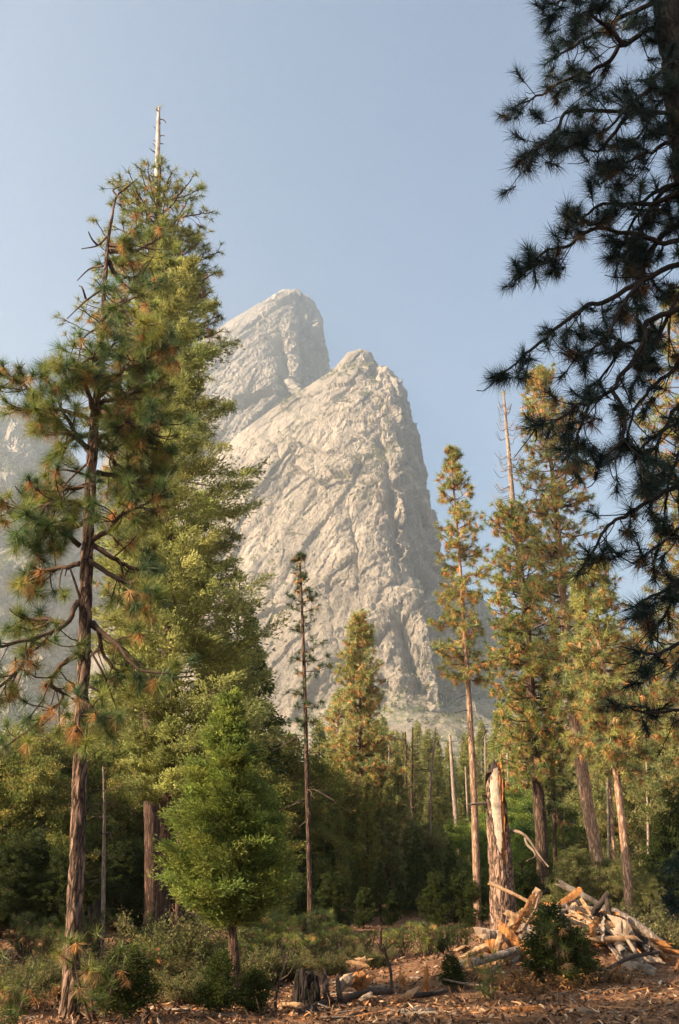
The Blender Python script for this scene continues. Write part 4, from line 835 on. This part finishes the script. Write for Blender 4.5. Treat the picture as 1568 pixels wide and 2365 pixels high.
place(sh1, [(395, 2260, 190, 19.6, 'tall grey-green bush under the left side of the bright cedar'), (460, 2250, 150, 20.5, 'grey-green bush hugging the bright cedar trunk on its left'), (350, 2280, 120, 18.6, 'low olive bush in front of the tall grey-green one'),
    (600, 2250, 90, 19.5, 'olive bush right of the red trunk of the bright cedar'), (60, 2300, 100, 17, 'brownish bush near the left edge'), (1450, 2200, 120, 25, 'olive bush behind the right slope of the wood pile'), (1380, 2150, 110, 26, 'olive bush behind the crest of the wood pile'), (1545, 2240, 150, 23, 'dark bush at the right edge beside the pile'),
    (1010, 2215, 60, 25, 'small bush left of the wood pile'), (520, 2280, 110, 18.5, 'fresh green bush at the foot of the bright cedar'), (200, 2290, 110, 18.2, 'ragged bush just right of the near pine trunk'), (120, 2310, 100, 17.2, 'ragged bush just left of the near pine trunk'), (660, 2262, 80, 19.8, 'low bush behind the foreground stump'), (760, 2245, 70, 20.6, 'low bush at the back of the clearing right of the stump'), (860, 2235, 60, 21.4, 'low bush near the reddish stub'), (420, 2340, 100, 16.2, 'ragged bush between the two dark cedar saplings at the left'), (10, 2330, 120, 15, 'blurred olive bush in the left corner')])
place(sh2, [(282, 2395, 150, 14.3, 'small dark cedar sapling near the bottom left'), (500, 2385, 130, 14.8, 'wide dark cedar sapling left of the red cedar trunk foot'), (585, 2370, 95, 15.2, 'dark cedar sapling right of the red cedar trunk foot'), (1278, 2255, 165, 18.6, 'dark cedar sapling in front of the middle of the wood pile'), (1045, 2290, 70, 18, 'small dark sapling left of the grey poles'), (1330, 2265, 120, 18.4, 'lower dark sapling right of the one before the pile')])
place(br1, [(u, v, h, Y, 'rust-coloured dry brush along the front of the wood pile') for u, v, h, Y in [(1110,2280,100,18.2),(1180,2290,110,17.8),(1240,2290,110,17.6),(1330,2285,120,18),(1390,2280,110,18.4),(1440,2275,90,18.6),(1210,2270,90,18.8)]] +
    [(u, v, h, Y, 'rust-coloured dry brush among the saplings at the edge of the clearing') for u, v, h, Y in [(620,2250,80,20),(700,2240,70,20.5),(760,2235,60,21),(400,2300,90,17.5),(330,2320,80,16.5),(170,2320,90,16.5),(90,2330,100,16),(450,2310,80,17),(860,2225,50,22)]], 'dry brush')

# ------------------------------------------------------------------ wood: pile, stumps and strewn pieces
def log_mesh(a, b, r0, r1, seed, bend=0.03, sides=12, sag=None):
    mb = MB(); a, b = np.array(a), np.array(b); L = np.linalg.norm(b - a); n = max(8, int(L / .06)); m = (a + b) / 2 + rng.normal(size=3) * L * bend if sag is None else (a + b) / 2 + np.array(sag)
    tube(mb, resample([a, m, b], n), np.linspace(r0, r1, n) * (1 + .08 * rng.normal(size=n).cumsum() / math.sqrt(n)), sides, rough=.20, seed=seed, sm=True)
    v = mb.v[0]; ax = unit(b - a); v[-sides:] += ax * np.abs(rng.normal(size=(sides, 1))) * r1 * 1.3; v[:sides] -= ax * np.abs(rng.normal(size=(sides, 1))) * r0 * .8; mb.v[2][:-1] = v[-sides:]; mb.v[1][:-1] = v[:sides]; return mb
def plank_mesh(a, b, w0, th, seed):
    """a split piece of wood: wedge section, torn tapering ends"""
    mb = MB(); a, b = np.array(a), np.array(b); L = np.linalg.norm(b - a); n = max(7, int(L / .05)); q = resample([a, (a + b) / 2 + rng.normal(size=3) * L * .03, b], n); tg = unit(np.gradient(q, axis=0))
    s = unit(np.cross(tg, unit(np.array([rng.normal() * .4, -1 + rng.normal() * .4, rng.normal() * .4])))); u = np.cross(tg, s)
    sec = np.array([(-1, -.6), (-.3, -1), (.7, -.8), (1, .1), (.4, .9), (-.7, .8)]) * (1 + .2 * rng.normal(size=(6, 2)))
    t = np.linspace(0, 1, n); e0, e1 = rnd(None, .6, 1), rnd(None, .45, .95); k = np.minimum(1, e0 + t / .15 * (1 - e0)) * np.minimum(1, e1 + (1 - t) / .2 * (1 - e1))
    k = k * (1 + .10 * rng.normal(size=n).cumsum() / math.sqrt(n)); V = q[:, None] + (s[:, None] * sec[None, :, 0, None] * w0 + u[:, None] * sec[None, :, 1, None] * th) * k[:, None, None]
    V[0] += tg[0] * (rng.normal(size=6) * w0 * .9)[:, None]; V[-1] += tg[-1] * (rng.normal(size=6) * w0 * 1.1)[:, None]; V += rng.normal(size=V.shape) * w0 * .12
    mb.add(V, grid_faces(n, 6, True), (1, 1, 1), False)
    for j in (0, -1): c = np.concatenate([V[j], [V[j].mean(0)]]); mb.add(c, [[i, (i + 1) % 6, 6] for i in range(6)])
    return mb
MT = {'p': M_PALE, 'g': M_GREY, 'r': M_ROT, 'd': M_CHAR, 'b': M_BARKP, 'w': wood_mat('cream_split_wood', (.56, .43, .32), (.36, .25, .17))}
def wood(name, cat, label, kind, m, u1, v1, Y1, u2, v2, Y2, wpx, group=None, seed=[0], sag=None):
    a, b = P(u1, v1, Y1), P(u2, v2, Y2); r = wpx / 2 / ppm(v1, Y1); seed[0] += 1
    mb = log_mesh(a, b, r, r * .88, seed[0], sag=sag) if kind == 'log' else plank_mesh(a, b, r, r * (.45 if kind == 'plank' else .8), seed[0])
    base = (a + b) / 2; o = mb.build(name, MT[m], None, base); return tag(o, label, cat, group)
def mound():
    cx, cy = P(1300, 2150, 21.6)[0], 21.6; xs = np.linspace(-3.4, 3.6, 150); ys = np.linspace(-2.0, 2.2, 90); X, Y = np.meshgrid(xs, ys); x, y = X.ravel() + cx, Y.ravel() + cy; g = ground_z(x, y)
    h = 1.12 * np.exp(-((X.ravel() - .25) / 1.5) ** 2 - (Y.ravel() / 1.0) ** 2) - .07; p = np.stack([x, y, x * 0], 1); h += (.16 * fbm(p * 2.2, 4, 9, ridged=True) + .07 * fbm(p * 7, 3, 10)) * np.clip(h * 2.5, 0, 1)
    mb = MB(); mb.add(np.stack([x, y, g + h], 1), grid_faces(90, 150)); o = mb.build('debris_heap', bpy.data.materials['forest_floor']); tag(o, 'heap of bark crumbs and earth under the piled logs', 'debris', kind='stuff')
    return lambda xx, yy: gz(xx, yy) + 1.12 * math.exp(-((xx - cx - .25) / 1.5) ** 2 - ((yy - cy) / 1.0) ** 2) - .07
heap = mound()
W = [('log','log','long thin salmon pole jutting up-left from the pile in front of the snag','log','p',1132,2040,21.6,1238,2092,21.4,10),
 ('log','log','long grey log running down the right crest of the pile','log','g',1296,2042,22.2,1428,2112,22.2,17), ('log','log','thick weathered log on the lower right slope of the pile','log','b',1418,2108,22.2,1528,2180,22.0,22),
 ('plank','plank','broad pale slab leaning steeply on the left of the pile crest','slab','p',1244,2062,21.4,1168,2152,21.0,24), ('plank','plank','narrow orange board leaning upright beside the broad pale slab','plank','r',1232,2066,21.2,1186,2146,20.8,12),
 ('plank','plank','thin upright splinter board crossing the broad pale slab','plank','p',1246,2068,20.9,1208,2146,20.6,8), ('plank','plank','pale pointed board lying across the leaning slabs','plank','p',1166,2106,21.0,1262,2146,20.9,14),
 ('wood_block','wood block','bright squared-off block end at the left shoulder of the pile','slab','w',1114,2158,20.6,1162,2166,20.8,26), ('plank','plank','pale slab sloping down at the far left foot of the pile','slab','p',1076,2212,20.2,1134,2182,20.4,20),
 ('plank','plank','upright brown slab under the bright block','slab','p',1160,2142,20.4,1142,2222,20.1,18), ('wood_block','wood block','orange rotten chunk below the bright block','slab','r',1120,2184,20.4,1158,2190,20.4,26),
 ('plank','plank','orange rotten slab leaning right below the pale slab','slab','r',1152,2136,20.3,1206,2186,20.1,24), ('log','log','smooth grey log slanting through the left face of the pile','log','g',1252,2146,20.5,1186,2222,20.0,15),
 ('log','log','dark grey log at the left foot of the pile','log','b',1052,2232,19.6,1186,2196,20.0,20), ('log','log','slim grey pole poking down-left from the pile','log','g',1084,2272,18.8,1156,2228,19.4,11),
 ('log','log','brown log half buried below the slanting grey log','log','p',1160,2214,20.0,1240,2180,20.3,20), ('plank','plank','short orange slab crossing under the grey crest log','plank','r',1290,2092,21.5,1346,2050,21.6,14),
 ('plank','plank','white splinter sticking up right of the dark sapling','plank','p',1342,2076,21.0,1364,2110,20.9,9), ('root','root','dark curled root standing on the right part of the pile','log','d',1366,2112,21.2,1402,2068,21.3,16), ('root','root','dark prong of root just right of the curled one','log','d',1400,2070,21.3,1408,2116,21.1,12),
 ('plank','plank','pale brown board in the right face of the pile, upper one','slab','p',1350,2152,20.8,1432,2130,21.0,17), ('log','log','flat-lying log in the right face of the pile, lower one','log','p',1356,2168,20.6,1458,2168,20.7,18),
 ('wood_block','wood block','whitish splintered chunk on the right shoulder of the pile','slab','w',1418,2142,20.9,1456,2158,20.8,36), ('log','log','greyish round log end sticking out near the pile centre','log','g',1210,2142,20.7,1268,2158,20.6,22),
 ('log','log','orange brown log end at the lower right end of the pile','log','r',1470,2166,21.6,1536,2180,21.4,18), ('log','log','violet-grey snapped branch on the right slope','log','g',1450,2172,20.6,1484,2222,20.2,10), ('log','log','low dark log at the right foot of the pile','log','d',1400,2240,19.6,1520,2200,20.2,10),
 ('log','log','thin straight stick lying before the right foot of the pile','log','g',1370,2236,19.2,1490,2250,18.8,6), ('plank','plank','long pale slab lying at the very bottom right of the frame','plank','p',1424,2352,14.9,1512,2350,15.0,12),
 ('log','log','curved brown branch lying along the bottom edge right of the stump','log','b',860,2352,15.1,1062,2350,15.2,13), ('log','log','dark fallen log lying left of the foreground stump','log','d',600,2372,14.6,762,2312,16.2,22),
 ('plank','plank','dark torn slab leaning upright on the right of the foreground stump','slab','d',758,2352,16.0,748,2252,16.2,20), ('plank','plank','second dark torn slab, nearer the white wedge','slab','d',782,2352,15.9,778,2252,16.2,14),
 ('wood_block','wood block','bluish white wedge of wood lying right of the torn slabs','slab','w',786,2278,16.4,812,2256,16.5,24), ('wood_block','wood block','round orange wood chunk next to the white wedge','slab','r',818,2272,16.6,846,2258,16.7,34), ('log','log','dark log lying behind the torn slabs','log','d',790,2310,16.0,900,2290,16.4,18),
 ('post','stake','upright splintered orange stake in the litter','slab','r',983,2292,17.4,985,2240,17.4,14), ('log','log','thin grey stick lying in the litter right of the orange stake','log','g',1026,2262,17.8,1120,2276,17.4,6), ('wood_block','wood block','pale chunk in the litter left of the orange stake','slab','p',925,2312,16.4,955,2290,16.5,18),
 ('wood_block','wood block','small light chunk in the litter below the dark log','slab','w',840,2306,15.9,860,2296,16,12), ('plank','plank','sliver of yellow wood at the back of the clearing','plank','p',800,2222,19.5,850,2230,19.3,8), ('wood_block','wood block','light chunk at the back of the clearing','slab','p',828,2218,20,848,2212,20,12),
 ('plank','plank','rusty slanting slab in the litter, middle of the clearing','plank','r',920,2250,18.4,935,2275,18.2,14), ('log','log','dark short log before the small dark sapling','log','d',955,2300,16.6,1030,2288,17,14)]
for a in W:
    m = a[4]; wood(a[0], a[1], a[2], a[3], m, *a[5:12], sag=(0, 0, .05) if 'curved' in a[2] else None)
hx, hy = P(1300, 2150, 21.6)[0], 21.6
for k in range(215):
    x = hx + rng.normal() * .78 + .3; y = hy - abs(rng.normal()) * .75 + .35; z = heap(x, y) + rnd(None, .03, .17); L = rnd(None, .25, 1.1); a = rnd(None, 0, 6.28); el = rng.normal() * .35
    # lie roughly along the heap's slope
    dx, dy = math.cos(a) * L / 2, math.sin(a) * L / 2; za, zb = heap(x - dx, y - dy) + .06, heap(x + dx, y + dy) + .06
    p, q = np.array([x - dx, y - dy, max(za, z - .1) - el * .1]), np.array([x + dx, y + dy, max(zb, z - .1) + el * .1]); kd = rng.choice(['log', 'slab', 'plank']); m = rng.choice(['p', 'p', 'w', 'r', 'w', 'b', 'g', 'r', 'd']); r = rnd(None, .028, .085) if k < 150 else rnd(None, .008, .018)
    mb = log_mesh(p, q, r, r * .7, k) if kd == 'log' else plank_mesh(p, q, r * 1.2, r * .5, k)
    nm, ct, lb, gp = ('log', 'log', 'short broken round log among the jumble of the wood pile', 'short logs heaped in the pile') if kd == 'log' else ('plank', 'plank', 'short split slab among the jumble of the wood pile', 'short slabs heaped in the pile')
    tag(mb.build(nm, MT[m], None, (p + q) / 2), lb, ct, gp)
for k in range(110):
    Y = 14.4 + 9 * rnd() ** 1.3; x = rnd(None, -.32, .36) * Y; g = gz(x, Y); L = rnd(None, .12, .7); a = rnd(None, -.6, .6) + (math.pi if rnd() < .5 else 0); dx, dy = math.cos(a) * L / 2, math.sin(a) * L / 2; r = rnd(None, .008, .026)
    p, q = np.array([x - dx, Y - dy, gz(x - dx, Y - dy) + r]), np.array([x + dx, Y + dy, gz(x + dx, Y + dy) + r + rnd(None, 0, .06)])
    st = rnd() < .55; mb = log_mesh(p, q, r, r * .6, k, sides=7) if st else plank_mesh(p, q, r * 1.5, r * .6, k)
    tag(mb.build('stick' if st else 'wood_splinter', MT[rng.choice(['p', 'g', 'r', 'd', 'b'])], None, (p + q) / 2), 'small broken stick lying in the litter' if st else 'small wood splinter lying in the litter', 'stick' if st else 'splinter', 'sticks strewn on the ground' if st else 'splinters strewn on the ground')

def stump(name, label, Y, u, v0, v1, w0, w1, m, seed, top_m=None, jag=.08):
    a, b = P(u, v0, Y), P(u, v1, Y); g = gz(a[0], Y); a[2] = g - .15; base = np.array([a[0], Y, g]); root = thing(name, base, label, 'stump')
    n, sd = 26, 40; r = np.interp(np.linspace(0, 1, n), [0, .35, 1], [w0, w0 * .55 + w1 * .45, w1]) / 2 / ppm(v0, Y); th = np.linspace(0, 2 * math.pi, sd, endpoint=False); t = np.linspace(0, 1, n)
    V = np.zeros((n, sd, 3)); lob = 1 + .12 * np.sin(th * 3 + seed) + .07 * np.sin(th * 7 + 2 * seed); V[..., 0] = a[0] + (b[0] - a[0]) * t[:, None] + r[:, None] * lob * np.cos(th); V[..., 1] = Y + r[:, None] * lob * np.sin(th); V[..., 2] = a[2] + (b[2] - a[2]) * t[:, None]
    q = V.reshape(-1, 3); f1, f2, cid, off = cells(q * np.array([14, 14, 3]), seed); d = (.10 * (cid - .5) - .12 * np.exp(-((f2 - f1) / .15) ** 2)).reshape(n, sd); V[..., 0] += d * r[:, None] * np.cos(th); V[..., 1] += d * r[:, None] * np.sin(th)
    V[..., 2] += (t[:, None] ** 5) * jag * fbm(np.stack([np.cos(th) * 2.5, np.sin(th) * 2.5, th * 0], 1), 3, seed)[None] * 2
    mb = MB(); mb.add(V, grid_faces(n, sd, True), sm=True); tk = mb.build('trunk', m, root, base); tp = MB(); c = V[-1].mean(0) - np.array([0, 0, .03]); mid = (V[-1] + c) / 2 + rng.normal(size=(sd, 3)) * .012
    tp.add(np.concatenate([V[-1], mid, [c]]), [[i, (i + 1) % sd, sd + (i + 1) % sd, sd + i] for i in range(sd)]); tp.add(np.concatenate([mid, [c]]), [[i, (i + 1) % sd, sd] for i in range(sd)]); tp.build('cut_top', top_m or M_CHAR, root, base).parent = tk
stump('tree_stump', 'wide grey-brown stump in the foreground clearing', 16.4, 708, 2335, 2248, 74, 56, M_BARKK, 3)
stump('tree_stump', 'dark old stump with a pale top edge behind the near pine', 24, 219, 2180, 2100, 34, 26, M_CHAR, 5, jag=.3)
stump('tree_stump', 'splintered reddish stub behind the twiggy dead sapling', 21.5, 879, 2240, 2180, 12, 7, M_BARKR, 8, jag=.3)
stump('tree_stump', 'low brown stump hump left of the wood pile', 21, 1022, 2245, 2205, 40, 22, M_BARKR, 11, jag=.2)
for lab, Y, lp, tw in [('thin dark leaning stem beside the foreground stump', 15.6, [(640,2345),(636,2310),(648,2260),(660,2225),(668,2190)], 5), ('twiggy leafless sapling forking in the middle of the clearing', 17.5, [(905,2290),(902,2240),(895,2215),(885,2180)], 10), ('hooked dead twig at the bottom beside the dark fallen log', 14.8, [(610,2362),(612,2335),(625,2330),(640,2360)], 1)]:
    pts = resample([P(u, v, Y) for u, v in lp], 16); pts[0][2] = gz(pts[0][0], Y) - .05; base = pts[0].copy(); root = thing('dead_sapling', base, lab, 'dead sapling'); mb = MB(); tube(mb, pts, np.linspace(.026, .010, 16), 7); mb.build('stem', M_CHAR, root, base); st = MB()
    for k in range(tw):
        i = int(rnd(None, .3, .95) * 15); a = rnd(None, 0, 6.28); b = curve_branch(pts[i], (math.cos(a), math.sin(a) * .5, 1), rnd(None, .2, .5), 1.0, 1.6, 5, .25); tube(st, b, np.linspace(.011, .004, len(b)), 4, cap=False)
    st.build('twigs', M_TWIG, root, base)

# ------------------------------------------------------------------ litter, undergrowth and mountain scrub that nobody could count
def litter():
    mb = MB(); n = 20000; Y = 13 + 24 * rnd(n) ** 1.6; x = rnd(n, -.40, .44) * Y; z = ground_z(x, Y) + .012; p = np.stack([x, Y, z], 1)
    pal = np.array([(.36, .21, .12), (.22, .11, .06), (.48, .33, .21), (.12, .07, .045), (.40, .19, .08), (.05, .035, .025), (.60, .46, .33)]); wgt = [.16, .22, .06, .26, .14, .14, .02]
    c = pal[rng.choice(7, n, p=wgt)] * .8 * rnd((n, 1), .75, 1.25); d = rdir(n); d[:, 2] = np.abs(d[:, 2]) * .45; leaves(mb, p, d, .09, .022, c, .2)
    n2 = 7000; Y = 13 + 24 * rnd(n2) ** 1.6; x = rnd(n2, -.40, .44) * Y; z = ground_z(x, Y) + .01; d = rdir(n2); d[:, 2] = np.abs(d[:, 2]) * .25; leaves(mb, np.stack([x, Y, z], 1), d, .22, .010, pal[rng.choice(7, n2, p=wgt)], .1)
    tag(mb.build('bark_litter', M_STUFF), 'rusty bark chips and needle litter covering the clearing', 'litter', kind='stuff')
litter()
def groundcover():
    mb = MB(); n = 420; Y = rnd(n, 16, 60); x = rnd(n, -.42, .46) * Y; k = (fbm(np.stack([x * .3, Y * .3, x * 0], 1), 3, 91) > .02) & ~((x > -1) & (x < 8) & (Y < 23)) & ~((Y < 20) & (x > -3)); x, Y = x[k], Y[k]; n = len(x); m = 40
    h = rnd(n, .08, .35); C = np.stack([x, Y, ground_z(x, Y)], 1); dd = rdir(n * m).reshape(n, m, 3); dd[..., 2] = np.abs(dd[..., 2]); pc = C[:, None] + dd * h[:, None, None] * rnd((n, m, 1)); pal = np.concatenate([OLIVE * .4, GREENS * .45, BROWNS * .4, BROWNS * .3])
    leaves(mb, pc.reshape(-1, 3), (dd + np.array([0, 0, .6])).reshape(-1, 3), .10, .018, np.repeat(pal[rng.integers(0, len(pal), n)], m, 0), .5); tag(mb.build('undergrowth', M_LEAF), 'low weeds and bracken between the trees', 'undergrowth', kind='stuff')
groundcover()
def scrub(pts, n, smin, smax, m, pal, name, label, pm=None, nz=3.0, lift=0.2):
    idx = rng.integers(0, len(pts), n); 
    mb = MB(); C = pts[idx] + rng.normal(size=(n, 3)) * np.array([nz, nz, 0]) ; s = rnd(n, smin, smax); C[:, 2] += s * lift; dd = rdir(n * m).reshape(n, m, 3); pc = C[:, None] + dd * (s[:, None, None] * rnd((n, m, 1)) ** .5) * np.array([1, 1, .9])
    k = s.mean(); leaves(mb, pc.reshape(-1, 3), (dd + np.array([0, 0, .8])).reshape(-1, 3), k * .9, k * .34, np.repeat(pal[rng.integers(0, len(pal), n)] * rnd((n, 1), .7, 1.2) + .02, m, 0), .5); tag(mb.build(name, M_LEAF), label, 'scrub', kind='stuff')
TP = tal[(tal[:, 1] > 300) & (tal[:, 0] > -350) & (tal[:, 0] < 420)]; TP = TP[fbm(TP * .02, 3, 5) > -.05]
scrub(TP, 6000, .8, 3.0, 14, OLIVE * .55, 'slope_scrub', 'hazy scrub scattered over the talus slope below the cliff', nz=1.5)
def ledges(ring, n, thr, seed, name, label, smin, smax, front=760):
    p = ring[:, :front]; e = p[2:, 1:-1] - p[:-2, 1:-1]; s = (-e[..., 2]) / (np.linalg.norm(e[..., :2], axis=-1) + .01); pp = p[1:-1, 1:-1].reshape(-1, 3)
    k = (s.ravel() < thr) & (pp[:, 2] < .955 * pp[:, 2].max()) & (fbm(pp * .016, 3, seed) > .08); pp = pp[k]
    if len(pp): scrub(pp, n, smin, smax, 12, OLIVE * .75, name, label, nz=.3)
ledges(fr, 1300, 1.15, 61, 'ledge_scrub', 'dark scrub clinging to ledges of the front cliff', .8, 2.8)
ledges(lc, 3800, 1.3, 63, 'ledge_scrub', 'blue-grey scrub on the shelves of the left cliff', 1.4, 4.2, 380)
for k, (u, v, h) in enumerate([(604, 706, 20), (598, 709, 12), (568, 726, 12), (558, 730, 8), (540, 748, 9), (776, 846, 8), (834, 812, 5)]):
    Y = 1248 if v < 800 else 899; b = P(u, v + 4, Y); copy_thing(fC, b, rnd(None, 0, 6), h / ppm(v, Y) / 16, 'tiny hazy tree silhouetted on the slanting ridge of the peaks', 'tiny trees on the ridge')

# ------------------------------------------------------------------ tall trees outside the frame on the left, whose shade falls into it
cd_ = [o for o in bpy.data.objects if o.get('label', '').startswith('big yellow-green cedar')][0]
for k, (x, y, s) in enumerate([(-11.2, 6.3, 1.1), (-10, 3.2, 1.15), (-8.9, .7, 1.1), (-7.8, -2.1, 1.15), (-17, 4.5, 1.25), (-16, 2.2, 1.25), (-14.9, -.6, 1.3), (-13.7, -3.4, 1.3), (-20, 1.5, 1.3)]):
    copy_thing(cd_, (x, y, gz(x, y)), k * 1.3, s, 'tall cedar outside the frame to the left, shading the foreground', 'shading cedars outside the frame')
for k, (x, y, s) in enumerate([(-12.2, 18.6, .85), (-13.5, 20.8, .9), (-17, 27, .55), (-23, 26, .65), (-20, 31, .6), (-28, 31, .7), (-21, 36, .55), (-16, 22, .45), (-24, 38, .65)]):
    copy_thing(oA, (x, y, gz(x, y)), k * 2.1, s, 'leafy tree outside the frame to the left, shading the undergrowth', 'shading oaks outside the frame')
for o in bpy.data.objects:
    if '_placed' in o: del o['_placed']

# ------------------------------------------------------------------ the hazy air, one even box round everything
def make_haze():
    vs = [(x, y, z) for x in (-3900, 3900) for y in (-3900, 3900) for z in (-4, 875)]
    f = [(0, 1, 3, 2), (4, 6, 7, 5), (0, 4, 5, 1), (2, 3, 7, 6), (0, 2, 6, 4), (1, 5, 7, 3)]
    m = bpy.data.materials.new('hazy_air'); m.use_nodes = True; t = m.node_tree; t.nodes.clear()
    out = t.nodes.new('ShaderNodeOutputMaterial'); v = t.nodes.new('ShaderNodeVolumePrincipled')
    v.inputs['Color'].default_value = (.80, .92, 1.0, 1); v.inputs['Density'].default_value = HAZE; v.inputs['Anisotropy'].default_value = .6
    t.links.new(v.outputs[0], out.inputs['Volume'])
    me = bpy.data.meshes.new('haze'); me.from_pydata(vs, [], f); me.materials.append(m)
    o = bpy.data.objects.new('haze', me); COL.objects.link(o); tag(o, kind='stuff')
HAZE = 0.00036
make_haze()
